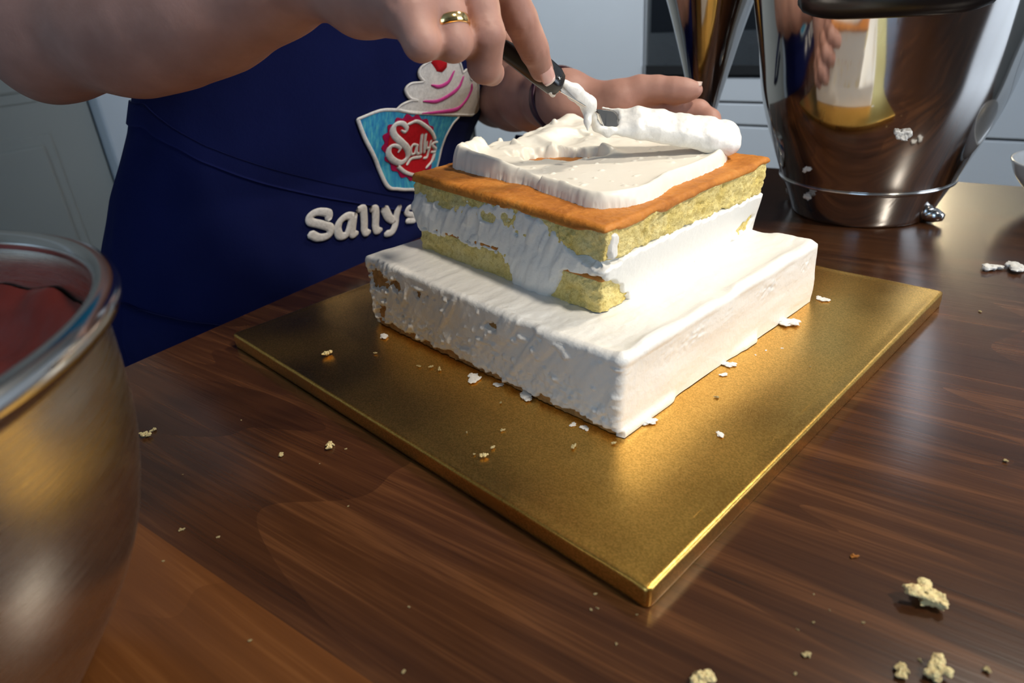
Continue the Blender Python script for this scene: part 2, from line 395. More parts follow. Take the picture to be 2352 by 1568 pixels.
rd = drawer_unit(-.090, 1.50, 0.0, 1.16, [.40, .76], 'wide white drawer unit behind the steel mixing bowl')
wc = empty('wall_cupboard', uvz(.70, V1 - .17, 1.42), KROT, 'white wall cupboard above the wide drawer unit', 'cupboard')
box('carcass', -.79, .80, -.15, .17, 0, .72, 'white', wc)
for k in range(3): box('cupboard_door', -.79 + k * .53, -.79 + k * .53 + .526, -.17, -.151, .003, .717, 'white', wc, .003)
ul = empty('under_cupboard_light', uvz(.03, FV + .42, 1.385), KROT, 'small warm globe light fitted under the white wall cupboard', 'lamp')
box('housing', -.06, .06, -.035, .035, .010, .032, 'white', ul, .003); lathe('diffuser', [(0, -.075), (.030, -.072), (.042, -.058), (.045, -.030), (.045, .010), (0, .010)], 'lampglow', ul, 40)

# ceiling downlight fittings: the key lamp's and those of the two added lamps
for (du, dv, dw, dt, da, dc), dlab in zip(DOWNLIGHTS, ('round recessed ceiling downlight over the worktop middle', 'added round ceiling fill downlight nearer the drawer unit', 'added round ceiling downlight that brightens the tall white cabinet')):
    dl = empty('ceiling_downlight', uvz(du, dv, 2.385), KROT, dlab, 'lamp')
    lathe('bezel', [(.040, .034), (.062, .034), (.062, .030), (.045, .028), (.040, .034)], 'white', dl, 40)

# ================================================================ WORKTOP
UE, VB, VS = -.281, .570, -.320
wt = empty('worktop', uvz(.4, 0, TZ - .04), KROT, 'dark walnut kitchen worktop under the golden cake board', 'worktop')
def wpanel(name, u0, u1, v0, v1, mat):
    o = box(name, u0 - .4, u1 - .4, v0, v1, 0, .04, mat, wt); return o
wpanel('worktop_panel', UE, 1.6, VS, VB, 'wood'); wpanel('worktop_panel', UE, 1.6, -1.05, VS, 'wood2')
isl = empty('kitchen_island', uvz(.62, -.24, 0), KROT, 'white base cupboards carrying the walnut worktop', 'cupboard')
box('carcass', -.78, .96, -.76, .76, .10, .86, 'white', isl); box('plinth', -.74, .92, -.72, .72, 0, .10, 'dark', isl)
for k in range(3): box('cupboard_door', -.78 + k * .58 + .003, -.78 + (k + 1) * .58 - .003, .762, .78, .12, .85, 'white', isl, .002)

# ================================================================ CAKE BOARD
BR = (0, 0, TZ)
cb = empty('cake_board', (0, 0, TZ), CAKE_ROT, 'square gold foil cake board under the frosted cake', 'cake board')
def rounded_slab(hw, z0, z1, r, wav):
    """square board: rings of an outline, edges rolled over, slightly wavy foil"""
    out = []
    for cx, cy, a0 in ((1, 1, 0), (-1, 1, 90), (-1, -1, 180), (1, -1, 270)):
        for k in range(5):
            a = math.radians(a0 + k * 22.5); out.append((cx * (hw - r) + r * math.cos(a), cy * (hw - r) + r * math.sin(a)))
    ring = []
    for i in range(len(out)):
        p, q = np.array(out[i]), np.array(out[(i + 1) % len(out)]); L = np.linalg.norm(q - p); n = max(1, int(L / .006))
        for t in range(n): ring.append(p + (q - p) * t / n)
    ring = np.array(ring); n = len(ring); V_ = []; F_ = []
    prof = [(-.0006, z0), (0, z0 + .0006), (0, z0 + .0016), (.0002, (z0 + z1) / 2), (0, z1 - .0022), (0, z1 - .0012), (-.0004, z1 - .0004), (-.0012, z1), (-.0026, z1 + .0001), (-.0048, z1 - .0002), (-.010, z1)]
    for off, z in prof:
        s = (hw + off) / hw; P3 = np.c_[ring * s, np.full(n, z)]
        P3[:, 2] += wav * fbm(P3, 45, 2, 5) * (z > z0 + .002); P3[:, :2] *= (1 + .6 * wav * fbm(P3, 60, 2, 9))[:, None]
        V_ += list(P3)
    for i in range(len(prof) - 1):
        for k in range(n): l = (k + 1) % n; F_.append((i * n + k, i * n + l, (i + 1) * n + l, (i + 1) * n + k))
    F_.append(tuple((len(prof) - 1) * n + k for k in range(n))); F_.append(tuple(range(n - 1, -1, -1)))
    return V_, F_
v, f = rounded_slab(.2, 0.0002, .012, .003, .0004); mobj('foil_board', v, f, 'gold', cb)

# ================================================================ CAKE
def box_shell(corners, n, thick, r=.004, skip_bottom=True):
    """corners: 8 points (x fastest, then y, then z); surface lattice with rounded edges, displaced outward by thick(P, Nrm)"""
    C = np.array(corners, float).reshape(2, 2, 2, 3)            # [z][y][x]
    nx, ny, nz = n; g = np.stack(np.meshgrid(np.arange(nx + 1), np.arange(ny + 1), np.arange(nz + 1), indexing='ij'), -1).reshape(-1, 3)
    on = (g == 0) | (g == np.array([nx, ny, nz])); keep = on.any(1)
    if skip_bottom: keep &= ~((g[:, 2] == 0) & ~on[:, :2].any(1))
    g = g[keep]; idx = -np.ones((nx + 1, ny + 1, nz + 1), np.int64); idx[g[:, 0], g[:, 1], g[:, 2]] = np.arange(len(g))
    S = np.array([np.linalg.norm(C[0, 0, 1] - C[0, 0, 0]), np.linalg.norm(C[0, 1, 0] - C[0, 0, 0]), np.linalg.norm(C[1, 0, 0] - C[0, 0, 0])])
    p = g / np.array([nx, ny, nz]) * S
    rr = min(r, S.min() / 2.01); inner = np.clip(p, rr, S - rr)
    if skip_bottom: inner[:, 2] = np.clip(p[:, 2], 0, S[2] - rr)
    d = p - inner; L = np.linalg.norm(d, axis=1, keepdims=True); Nn = d / np.maximum(L, 1e-9); p = inner + Nn * rr
    a, b, c = (p / S).T[:, :, None]
    P = sum(((a if i else 1 - a) * (b if j else 1 - b) * (c if k else 1 - c)) * C[k, j, i] for i in (0, 1) for j in (0, 1) for k in (0, 1))
    P = P + Nn * thick(P, Nn)[:, None]
    F = []
    def quads(I, flip):
        q = np.stack([I[:-1, :-1], I[1:, :-1], I[1:, 1:], I[:-1, 1:]], -1).reshape(-1, 4); q = q[(q >= 0).all(1)]
        F.append(q[:, ::-1] if flip else q)
    quads(idx[:, :, nz], False); quads(idx[:, 0, :], False); quads(idx[:, ny, :], True); quads(idx[0, :, :], True); quads(idx[nx, :, :], False)
    if not skip_bottom: quads(idx[:, :, 0], True)
    return P, np.concatenate(F)
def hexc(N0, R0, L0, B0, N1, R1, L1, B1, z0, z1):
    zz0 = z0 if hasattr(z0, '__len__') else (z0,) * 4; zz1 = z1 if hasattr(z1, '__len__') else (z1,) * 4
    return [(*N0, zz0[0]), (*R0, zz0[1]), (*L0, zz0[2]), (*B0, zz0[3]), (*N1, zz1[0]), (*R1, zz1[1]), (*L1, zz1[2]), (*B1, zz1[3])]

# ---- lower, frosted tier
T1 = empty('frosted_cake_tier', (0, 0, TZ + .012), CAKE_ROT, 'wide white frosted square cake tier standing on the gold board', 'cake')
O1 = np.array([0, 0, -.012])
low = hexc((-.119, -.122), (.122, -.126), (-.114, .119), (.122, .122), (-.116, -.123), (.120, -.127), (-.106, .131), (.121, .128), .0125, (.0580, .0585, .0635, .061))
def crumb_rough(P, Nn):
    return .0007 * vn(P, 520, 3) + .0006 * vn(P, 1100, 4) + .0008 * vn(P, 180, 5) - .0004
P, F_ = box_shell(low, (130, 130, 30), crumb_rough, .003)
mobj('sponge_core', P + O1, F_, 'basecrust', T1)
def frost_low(P, Nn):
    x, y, z = P.T; left = np.clip(-Nn[:, 0], 0, 1); right = np.clip(-Nn[:, 1], 0, 1); top = np.clip(Nn[:, 2], 0, 1)
    t = .0024 + .0010 * fbm(P, 28, 3, 11)
    Q = P * np.array([1, 1, .35]); Q2 = np.c_[P[:, 0], P[:, 1] * .9 + P[:, 2] * .6, P[:, 2] * .3]
    t = t + left * (.0008 * fbm(Q2, 190, 3, 21) + .0008 * fbm(P, 75, 3, 22) + .0011 * vn(P, 560, 24) * (1 - sstep(.026, .040, z + .004 * vn(P, 60, 2))))
    t = t + left * (.0016 * sstep(.45, .75, vn(Q2, 110, 27)) + .0014 * sstep(.5, .8, vn(P, 230, 28)))                                        # small dabs
    t = t + right * (.0008 * fbm(P * np.array([.3, 1, 1]), 60, 3, 31) + .0010 * vn(P, 560, 33) * gauss(z - .049, .005) * sstep(-.3, .4, vn(P, 55, 3)))
    t = t + top * (.0008 * fbm(np.c_[x * .35, y * 1.1, z], 120, 3, 41) - .0008)
    # lips left by the palette knife along the top edges
    er = y + .127; el = x + .119; eb = .124 - x
    t = t + top * (.0030 * gauss(er - .004, .0055) * (.55 + .9 * sstep(-.5, .6, vn(P, 38, 51))) + .0022 * gauss(el - .004, .006) * sstep(-.4, .6, vn(P, 45, 52)) + .0030 * gauss(eb - .006, .009) * sstep(-.3, .5, vn(P, 40, 53)))
    t = t + top * .0022 * gauss(er + 1.0 * x * .25 + .02, .02) * gauss(x + .085, .035) * .8
    # bare patches where the sponge shows
    pat = gauss(y - .113, .016) * gauss(z - .050, .010) * 1.5 + gauss(y - .089, .007) * gauss(z - .050, .005) * 1.25 + gauss(y - .063, .0035) * gauss(z - .0508, .003) * 1.3
    pat = pat + gauss(y + .018, .006) * gauss(z - .051, .003) * 1.25 + gauss(y - .112, .006) * gauss(z - .024, .007) * 1.5
    t = t - left * .0058 * sstep(.42, .85, pat * .8 + .75 * fbm(P, 300, 2, 61))
    low_ = z - .0155 - .0022 * vn(P, 110, 63) - .0016 * vn(P, 260, 64)
    t = t - left * .006 * (1 - sstep(-.001, .0025, low_))
    t = t + right * .0028 * gauss(z - .014, .0045) * sstep(-.2, .7, vn(P, 60, 66))
    return t
P, F_ = box_shell(low, (200, 200, 52), frost_low, .0012)
mobj('frosting', P + O1, F_, 'cream', T1)

# ---- upper tier: two sponge layers, cream between, cream on top
T2 = empty('sponge_cake_tier', (0, 0, TZ + .0608), CAKE_ROT, 'small square sponge cake tier with exposed yellow layers and orange crust', 'cake')
O2 = np.array([0, 0, -.0608])
N0, R0, L0, B0 = (-.076, -.077), (.122, -.074), (-.069, .109), (.122, .108)
N1, R1, L1, B1 = (-.081, -.085), (.124, -.082), (-.061, .119), (.124, .115)
def lerp2(a, b, t): return tuple(np.array(a) * (1 - t) + np.array(b) * t)
def lev(t): return [lerp2(p, q, t) for p, q in ((N0, N1), (R0, R1), (L0, L1), (B0, B1))]
def crumbs2(P, Nn):
    hole = sstep(.35, .8, vn(P, 150, 71)); return .0010 * vn(P, 300, 72) + .0008 * vn(P, 640, 73) + .0010 * vn(P, 110, 74) - .0016 * hole
a0, a1 = lev(0), lev(.35)
P, F_ = box_shell(hexc(*a0, *a1, .0608, (.0835, .080, .0815, .081)), (150, 145, 24), crumbs2, .002); s1 = mobj('sponge_layer', P + O2, F_, 'sponge', T2)
P, F_ = box_shell(hexc(*lev(.34), *lev(.36), (.0832, .0797, .0812, .0807), (.0848, .0813, .0828, .0823)), (150, 145, 3), lambda P, Nn: .0006 + .0008 * vn(P, 260, 75), .0007); mobj('crust', P + O2, F_, 'crust', s1)
t0_, t1_ = lev(.62), lev(1)
P, F_ = box_shell(hexc(*t0_, *t1_, (.0955, .090, .102, .098), (.1165, .1165, .1195, .119)), (165, 160, 26), crumbs2, .002, False); s2 = mobj('sponge_layer', P + O2, F_, 'sponge', T2)
s2['label'] = 'upper yellow sponge layer with orange crust'
def crust_t(P, Nn):
    side = 1 - np.clip(Nn[:, 2], 0, 1)
    return .0018 + .0006 * fbm(P, 60, 3, 77) + .0003 * vn(P, 500, 78) - side * .0035 * sstep(.2, -.6, (P[:, 2] - .1145 + .0022 * vn(P, 70, 79)) * 400)
P, F_ = box_shell(hexc(*lev(.93), *lev(1.004), (.1128, .1128, .1158, .1153), (.1172, .1172, .1202, .1197)), (170, 165, 5), crust_t, .0022); mobj('crust', P + O2, F_, 'crust', s2)

def coat(P, Nn):
    x, y, z = P.T; left = np.clip(-Nn[:, 0], 0, 1); right = np.clip(-Nn[:, 1], 0, 1); oth = np.clip(1 - left - right, 0, 1)
    rag = .0030 * vn(P, 120, 81) + .0022 * vn(P, 300, 82); P3 = np.c_[x, y * 1.1 + z * .55, z * .3]
    s = (y + .078) / .19                                     # 0 at the near corner, 1 at the left corner
    up = np.interp(s, [0, .07, .12, .22, .34, .45, .55, .64, .8, 1], [.0935, .096, .100, .112, .1155, .115, .113, .1075, .1035, .1055])
    dn = np.interp(s, [0, .04, .16, .19, .24, .35, .41, .44, .455, .47, .6, 1], [.086, .085, .083, .070, .058, .058, .066, .077, .072, .079, .0790, .0800])
    tl = np.minimum(sstep(-.0016, .0016, up + rag - z), sstep(-.0016, .0016, z - dn + rag))
    hole = .9 * gauss(s - .53, .05) * gauss(z - .1045, .004) + .9 * gauss(s - .44, .02) * gauss(z - .108, .003) + .9 * gauss(s - .38, .012) * gauss(z - .099, .0025)
    tl = tl * (1 - sstep(.38, .7, hole + .35 * vn(P, 230, 83)))
    fleck = sstep(.45, .75, vn(P, 330, 84)) * (z > .1) * gauss(s - .55, .3); tl = np.maximum(tl, fleck)
    line = sstep(.15, .5, vn(P, 420, 85)) * gauss(z - np.interp(s, [0, 1], [.0845, .0825]), .0007) * (s > .42); tl = tl * (1 - .9 * line)
    thl = -.004 + tl * (.0056 + .0019 * fbm(P3, 150, 4, 86) + .0013 * fbm(P, 60, 2, 87) + .0012 * sstep(.35, .7, vn(P3, 190, 91)) + .0026 * gauss(s - .28, .09) * gauss(z - .070, .012) + .003 * gauss(z - .094, .010) * sstep(.75, 1, s))
    q = (x + .078) / .2                                      # 0 near corner, 1 right corner
    upr = np.interp(q, [0, .1, .3, .7, 1], [.0925, .0945, .0945, .0925, .0905])
    dnr = np.interp(q, [0, .05, .09, .13, .17, 1], [.083, .080, .073, .066, .058, .058])
    tr = np.minimum(sstep(-.0014, .0014, upr + .6 * rag - z), sstep(-.0014, .0014, z - dnr + rag))
    tr = tr * (1 - sstep(.35, .7, gauss(q - .90 - (z - .068) * 5, .055) * gauss(z - .069, .006) + .3 * vn(P, 240, 88)))
    tr = np.maximum(tr, sstep(.3, .6, gauss(q - .03, .025) * gauss(z - .105, .010) + .2 * vn(P, 200, 89)))
    thr = -.004 + tr * (.0058 + .0004 * fbm(P, 50, 3, 90) + .0012 * gauss(z - .088, .012))
    return left * thl + right * thr + oth * .001
P, F_ = box_shell(hexc(*lev(-.03), *lev(.99), .0602, (.1165, .1165, .1195, .119)), (175, 165, 60), coat, .0025); mobj('cream_filling', P + O2, F_, 'cream', T2)

POLY = np.array([(-.036, .098), (-.038, .064), (-.041, .02), (-.050, -.022), (-.056, -.050), (-.051, -.065), (-.028, -.0755), (.003, -.071), (.036, -.0695), (.065, -.069), (.088, -.066), (.104, -.058), (.112, -.042), (.113, .0), (.113, .06), (.108, .10), (.06, .108), (0, .110), (-.028, .108)])
POLY = np.vstack([cr(np.vstack([POLY, POLY[:1]]), 6)[:-1]])
def poly_sd(X, Y, poly):
    d = np.full(X.shape, 9.); ins = np.zeros(X.shape, bool)
    for i in range(len(poly)):
        a, b = poly[i], poly[(i + 1) % len(poly)]; e = b - a; wx, wy = X - a[0], Y - a[1]
        t = np.clip((wx * e[0] + wy * e[1]) / (e @ e), 0, 1); d = np.minimum(d, np.hypot(wx - t * e[0], wy - t * e[1]))
        c = ((a[1] <= Y) & (b[1] > Y)) | ((b[1] <= Y) & (a[1] > Y)); ins ^= c & (X < a[0] + (Y - a[1]) / np.where(e[1] == 0, 1e-9, e[1]) * e[0])
    return np.where(ins, d, -d)
def topping():
    h = .0009; xs = np.arange(-.062, .120, h); ys = np.arange(-.082, .116, h); X, Y = np.meshgrid(xs, ys, indexing='ij')
    P3 = np.stack([X, Y, 0 * X], -1)
    d = poly_sd(X, Y, POLY) + .0016 * vn(P3, 40, 101) + .0008 * vn(P3, 110, 108) + .0004 * vn(P3, 260, 102)
    near = sstep(.02, .09, Y)                                  # far (left) end is piled higher
    H = .0058 + .0006 * fbm(P3, 30, 2, 103)
    rl = X + .036 - .10 * np.clip(.02 - Y, 0, .1) * -1
    ridge = .0085 * gauss(d - .007, .008) * sstep(.0, .07, Y) * (X < .0) + .0024 * gauss(d - .005, .005) * (Y < 0) + .0016 * gauss(d - .004, .0035)
    mess = sstep(.015, .05, Y + .2 * (X - .03)) * sstep(-.04, -.015, X)
    st = fbm(np.stack([X * .8 + Y * .6, (Y * .8 - X * .6) * .35, 0 * X], -1), 75, 4, 104)
    ww = (X - .030) * .75 + (Y - .048) * .55; al = (Y - .048) * .75 - (X - .030) * .55
    mess = mess * np.maximum(sstep(-.016, .006, ww), sstep(.05, .07, np.abs(al)))
    H = H * (1 - .45 * gauss(ww + .018, .016) * gauss(al, .05))
    H = H + ridge + mess * (.0056 * st + .0030)
    H = H + .007 * gauss(Y - .082 + .25 * (X - .05), .010) * gauss(X - .06, .04) + .0095 * gauss(Y - .096, .011) * gauss(X - .095, .035) + .006 * gauss(X - .10, .014) * gauss(Y - .06, .04)
    H = H + .006 * gauss(X - .054, .006) * gauss(Y - .020, .012) + .0045 * gauss(X - .040, .004) * gauss(Y - .06, .03)
    hole = gauss((X - .030) * .75 + (Y - .048) * .55, .0135) * gauss((Y - .048) * .75 - (X - .028) * .55, .036)
    H = H * (1 - 1.25 * sstep(.34, .62, hole + .18 * vn(P3, 160, 105)))
    H = np.where(H < .0003, -.0030, H)
    peaks = sstep(.55, .95, vn(P3, 120, 106)) * mess * .0035 * (H > .001); H = H + peaks
    H = H + .0008 * sstep(.6, .85, vn(P3, 210, 107)) * (1 - mess)
    prof = np.sqrt(np.clip(1 - (1 - np.clip(d / .0058, 0, 1)) ** 2, 0, 1))
    Z = np.where(d > 0, H * prof, -.0030)
    base = .1188 + (Y + .085) * .0147
    keep = d > -.0012; idx = -np.ones(X.shape, int); idx[keep] = np.arange(keep.sum())
    Vv = np.c_[X[keep], Y[keep], (base + Z)[keep]]
    q = np.stack([idx[:-1, :-1], idx[1:, :-1], idx[1:, 1:], idx[:-1, 1:]], -1).reshape(-1, 4); q = q[(q >= 0).all(1)]
    return Vv, q
Pt, Ft = topping(); mobj('cream_topping', Pt + O2, Ft, 'cream_top', T2)
LOGO = {
  'cup': [(-0.378, 0.1438), (-0.275, 0.1476), (-0.185, 0.1453), (-0.098, 0.1405), (0.196, 0.1270), (0.300, 0.1219), (0.269, 0.1152), (0.254, 0.1030), (0.267, 0.0884), (0.289, 0.0725), (0.299, 0.0533), (0.216, 0.0500), (0.094, 0.0561), (0.005, 0.0614), (-0.074, 0.0689), (-0.190, 0.0991), (-0.293, 0.1222)],
  'swirl': [(-0.187, 0.1458), (-0.166, 0.1496), (-0.118, 0.1517), (-0.080, 0.1505), (-0.128, 0.1547), (-0.160, 0.1619), (-0.159, 0.1660), (-0.133, 0.1684), (-0.067, 0.1680), (-0.094, 0.1735), (-0.105, 0.1789), (-0.088, 0.1836), (-0.038, 0.1870), (0.060, 0.1852), (0.131, 0.1820), (0.166, 0.1740), (0.183, 0.1697), (0.212, 0.1718), (0.246, 0.1692), (0.275, 0.1599), (0.330, 0.1596), (0.402, 0.1436), (0.534, 0.1218), (0.497, 0.1169), (0.416, 0.1185), (-0.035, 0.1368)],
  'pinkA': [(-0.019, 0.1635), (0.037, 0.1602), (0.088, 0.1630), (0.112, 0.1732)],
  'pinkB': [(-0.046, 0.1488), (0.050, 0.1456), (0.126, 0.1497), (0.176, 0.1560), (0.191, 0.1656)],
  'pinkC': [(-0.027, 0.1366), (0.131, 0.1325), (0.245, 0.1313), (0.299, 0.1386), (0.306, 0.1475), (0.290, 0.1549)],
  'cherry': [(-0.031, 0.1914), (0.009, 0.1843), (0.025, 0.1808)],
  'arc1': [(-0.091, 0.1290), (-0.043, 0.1298), (0.029, 0.1222), (0.100, 0.1128), (0.146, 0.1047)],
  'arc2': [(-0.047, 0.0860), (0.009, 0.0779), (0.075, 0.0719), (0.130, 0.0696)],
  'arc3': [(0.198, 0.0869), (0.197, 0.0801), (0.165, 0.0749)],
  'arc4': [(0.007, 0.0862), (0.024, 0.0904), (0.085, 0.0892)],
  'bS': [(-0.119, 0.1242), (-0.093, 0.1216), (-0.092, 0.1253), (-0.125, 0.1308), (-0.159, 0.1315), (-0.167, 0.1272), (-0.145, 0.1205), (-0.092, 0.1120), (-0.035, 0.1030), (-0.008, 0.0941), (-0.035, 0.0893), (-0.088, 0.0939), (-0.133, 0.1019), (-0.143, 0.1088), (-0.120, 0.1099), (-0.083, 0.1057), (-0.084, 0.1019)],
  'ba': [(0.025, 0.1037), (-0.006, 0.1056), (-0.008, 0.1007), (0.009, 0.0957), (0.032, 0.0956), (0.025, 0.1037), (0.040, 0.0963), (0.061, 0.0933)],
  'bl1': [(0.028, 0.1141), (0.051, 0.1026), (0.074, 0.0937)],
  'bl2': [(0.052, 0.1136), (0.074, 0.1027), (0.100, 0.0931)],
  'by1': [(0.082, 0.1046), (0.103, 0.0975), (0.130, 0.0963)],
  'by2': [(0.118, 0.1042), (0.135, 0.0920), (0.137, 0.0863), (0.117, 0.0867)],
  'bs': [(0.174, 0.1000), (0.144, 0.1004), (0.156, 0.0968), (0.191, 0.0924), (0.192, 0.0892), (0.164, 0.0905)],
  'S': [(-0.366, 0.0540), (-0.380, 0.0589), (-0.429, 0.0621), (-0.463, 0.0597), (-0.452, 0.0540), (-0.402, 0.0493), (-0.345, 0.0430), (-0.343, 0.0360), (-0.390, 0.0360), (-0.437, 0.0417)],
  'a1': [(-0.230, 0.0470), (-0.271, 0.0502), (-0.301, 0.0465), (-0.302, 0.0391), (-0.276, 0.0313), (-0.243, 0.0316), (-0.236, 0.0408), (-0.237, 0.0473)],
  'a2': [(-0.229, 0.0479), (-0.219, 0.0367), (-0.209, 0.0290), (-0.193, 0.0286)],
  'l1': [(-0.207, 0.0534), (-0.183, 0.0517), (-0.154, 0.0384), (-0.133, 0.0261), (-0.119, 0.0252)],
  'l2': [(-0.123, 0.0493), (-0.101, 0.0464), (-0.078, 0.0341), (-0.064, 0.0235), (-0.049, 0.0229)],
  'y1': [(-0.046, 0.0447), (-0.005, 0.0344), (0.031, 0.0283)],
  'y2': [(0.044, 0.0406), (0.049, 0.0253), (0.029, 0.0163), (-0.001, 0.0159)],
  's': [(0.172, 0.0346), (0.121, 0.0351), (0.136, 0.0290), (0.189, 0.0239), (0.198, 0.0177), (0.138, 0.0209)],
  'belt_u': [(-1.532, 0.1773), (-1.231, 0.1533), (-0.859, 0.1237), (-0.533, 0.0978), (-0.151, 0.0663), (0.210, 0.0374)],
  'belt_l': [(-1.524, 0.1577), (-1.203, 0.1388), (-0.738, 0.1002), (-0.266, 0.0629), (0.232, 0.0229)],
  'pocket': [(-1.463, 0.0022), (-1.276, -0.0036), (-1.111, -0.0122), (-0.968, -0.0209), (-0.813, -0.0295)],
}
BADGE = ((0.0101, 0.1013), (0.1591, -0.007), (0.0786, -0.0306))
# ================================================================ PALETTE KNIFE
h0 = np.array((-0.0990,-0.0193,1.1560)); h1 = np.array((-0.0140,-0.0053,1.0841)); b0 = np.array((0.0173,0.0335,1.0544)); b1 = np.array((0.1197,0.0306,1.0310)); sA = np.array((0.0073,0.0125,1.0683))
pk = empty('palette_knife', tuple(b1), 0, 'cranked palette knife with black handle loaded with white cream', 'palette knife')
CAMP = np.array(cam.location)
bd = (b1 - b0) / np.linalg.norm(b1 - b0); nrm = np.array((-.30, -.45, .84)); nrm -= nrm @ bd * bd; nrm /= np.linalg.norm(nrm); wd = np.cross(nrm, bd)
def strip(name, path, mat, th=.0011):
    """path: list of (centre, half width, normal)"""
    vs = []; fs = []
    for i, (c, hw, n_) in enumerate(path):
        c = np.array(c); t = np.array(path[min(i + 1, len(path) - 1)][0]) - np.array(path[max(i - 1, 0)][0]); t = t / np.linalg.norm(t)
        s_ = np.cross(n_, t); s_ /= np.linalg.norm(s_); m_ = np.cross(t, s_)
        vs += [c - s_ * hw - m_ * th / 2, c + s_ * hw - m_ * th / 2, c + s_ * hw + m_ * th / 2, c - s_ * hw + m_ * th / 2]
    for i in range(len(path) - 1):
        for k in range(4): l = (k + 1) % 4; fs.append((i * 4 + k, i * 4 + l, i * 4 + 4 + l, i * 4 + 4 + k))
    fs.append((3, 2, 1, 0)); e = 4 * (len(path) - 1); fs.append((e, e + 1, e + 2, e + 3))
    return bevel(mobj(name, vs, fs, mat, pk, False, world=True), .0003, 1)
blade_path = [(h1 - (h1 - h0) * .12, .0065, nrm), (h1, .0070, nrm), (sA * .6 + h1 * .4, .0075, nrm), (sA, .0082, nrm), (sA * .75 + b0 * .25 + nrm * .0006, .009, nrm), (b0, .0105, nrm)]
L_ = np.linalg.norm(b1 - b0)
for t in (.06, .2, .5, .8, .9): blade_path.append((b0 + bd * L_ * t, .0105 + .0025 * min(1, t * 3), nrm))
for t, hwid in ((.95, .0115), (.98, .0085), (.995, .0048), (1.0, .002)): blade_path.append((b0 + bd * L_ * t, hwid, nrm))
strip('blade', blade_path, 'blade')
# handle: swept rounded bar with a chamfered front end
hd = (h1 - h0) / np.linalg.norm(h1 - h0); hn = nrm - nrm @ hd * hd; hn /= np.linalg.norm(hn); hs = np.cross(hn, hd)
vs = []; fs = []; NS = 16; secs = [(-.012, .55), (-.010, .85), (0, .98), (.3, 1.0), (.6, 1.06), (.85, 1.08), (.96, 1.02), (1.0, .80), (1.012, .55)]
for t, sc in secs:
    c = h0 + (h1 - h0) * t
    for k in range(NS):
        a = 2 * math.pi * k / NS; ca, sa = math.cos(a), math.sin(a)
        sx = math.copysign(abs(ca) ** .55, ca) * .0098 * sc; sy = math.copysign(abs(sa) ** .55, sa) * .0066 * sc
        vs.append(c + hs * sx + hn * sy)
for i in range(len(secs) - 1):
    for k in range(NS): l = (k + 1) % NS; fs.append((i * NS + k, i * NS + l, i * NS + NS + l, i * NS + NS + k))
fs.append(tuple(range(NS - 1, -1, -1))); fs.append(tuple((len(secs) - 1) * NS + k for k in range(NS)))
hnd = mobj('handle', vs, fs, 'black', pk, world=True)
for t, off in ((.955, -.004), (.60, 0)):
    c = h0 + (h1 - h0) * t + hn * .0066 + hs * off
    tube('rivet', [c, c + hn * .0007], .0016, 'chrome', hnd).data.transform(Matrix.Translation(-pk.location))
# the load of cream on the blade
fl = Field(np.minimum(h1, b1).min() * 0 + np.array((-.03, -.035, 1.015)), (.14, .065, 1.105), .0009)
def cn(X): return .0011 * vn(X, 70, 201) + .0004 * vn(X, 260, 202)
for off, r in ((-.0085, .0046), (-.003, .0056), (.003, .0056), (.0085, .0048)):
    fl.chain([(b0 + bd * L_ * t + wd * off + nrm * (.0030 + dz), r * k) for t, k, dz in ((.17, .6, -.001), (.27, .9, .0005), (.45, 1, .0012), (.62, 1.05, .001), (.80, 1.1, .0012), (.93, 1.08, .0), (.99, .85, -.001))], .004, .004, cn)
fl.chain([(b0 + bd * L_ * t - wd * .0105, r) for t, r in ((.0, .0018), (.1, .0030), (.3, .0034), (.6, .0034), (.95, .0036))], .004, .003, cn)
fl.chain([(b0 + bd * L_ * t + wd * .0115 + nrm * .001, r) for t, r in ((.03, .0012), (.3, .0028), (.7, .0036), (.97, .0040))], .004, .003, cn)
fl.chain([(h1 + hs * .004 + np.array((.001, 0, -.001)), .0022), (h1 * .5 + sA * .5 + nrm * .002, .0048), (sA + nrm * .002 - wd * .003, .0052), (sA * .6 + b0 * .4 - wd * .007, .0036), (b0 - wd * .010, .0028), (b0 + bd * .008 - wd * .011 - UP * .004, .0026)], .004, .003, cn)
fl.chain([(sA - wd * .004, .004), (sA - wd * .010 - UP * .006, .0022), (sA - wd * .012 - UP * .010, .0008)], .003, .003)
fl.chain([(h1 - hd * .004 - hs * .008 - hn * .003, .0018), (h1 - hs * .004 - hn * .006, .0022)], .002, .002)
v, f = fl.mesh(); cl = mobj('cream_load', v, f, 'cream', pk, world=True)

# ================================================================ PERSON
pe = empty('person', uvz(-.45, .08, 0), 0, 'person in navy apron with teal shirt spreading cream with a palette knife', 'person')
A_ = np.array
rel = A_((-.3709, .0511, 1.1400)); rf1 = A_((-.2988, .0232, 1.1403)); rf2 = A_((-.2309, -.0060, 1.1491)); rw = A_((-.1576, -.0367, 1.1658))
rm5 = A_((-.1004, -.1011, 1.1384)); rp5 = A_((-.0934, -.1099, 1.1209)); rt5 = A_((-.0850, -.0830, 1.1190))
rm4 = A_((-.0831, -.0856, 1.1468)); rp4 = A_((-.0781, -.0961, 1.1194)); rt4 = A_((-.0710, -.0650, 1.1190))
rm3 = A_((-.0654, -.0688, 1.1513)); rp3 = A_((-.0607, -.0796, 1.1211)); rd3 = A_((-.0627, -.0735, 1.1045)); rt3 = A_((-.0590, -.0610, 1.1000))
rm2 = A_((-.0493, -.0476, 1.1487)); rp2 = A_((-0.0394,-0.0399,1.1264)); rd2 = A_((-0.0318,-0.0294,1.1094)); rt2 = A_((-0.0265,-0.0195,1.0958))
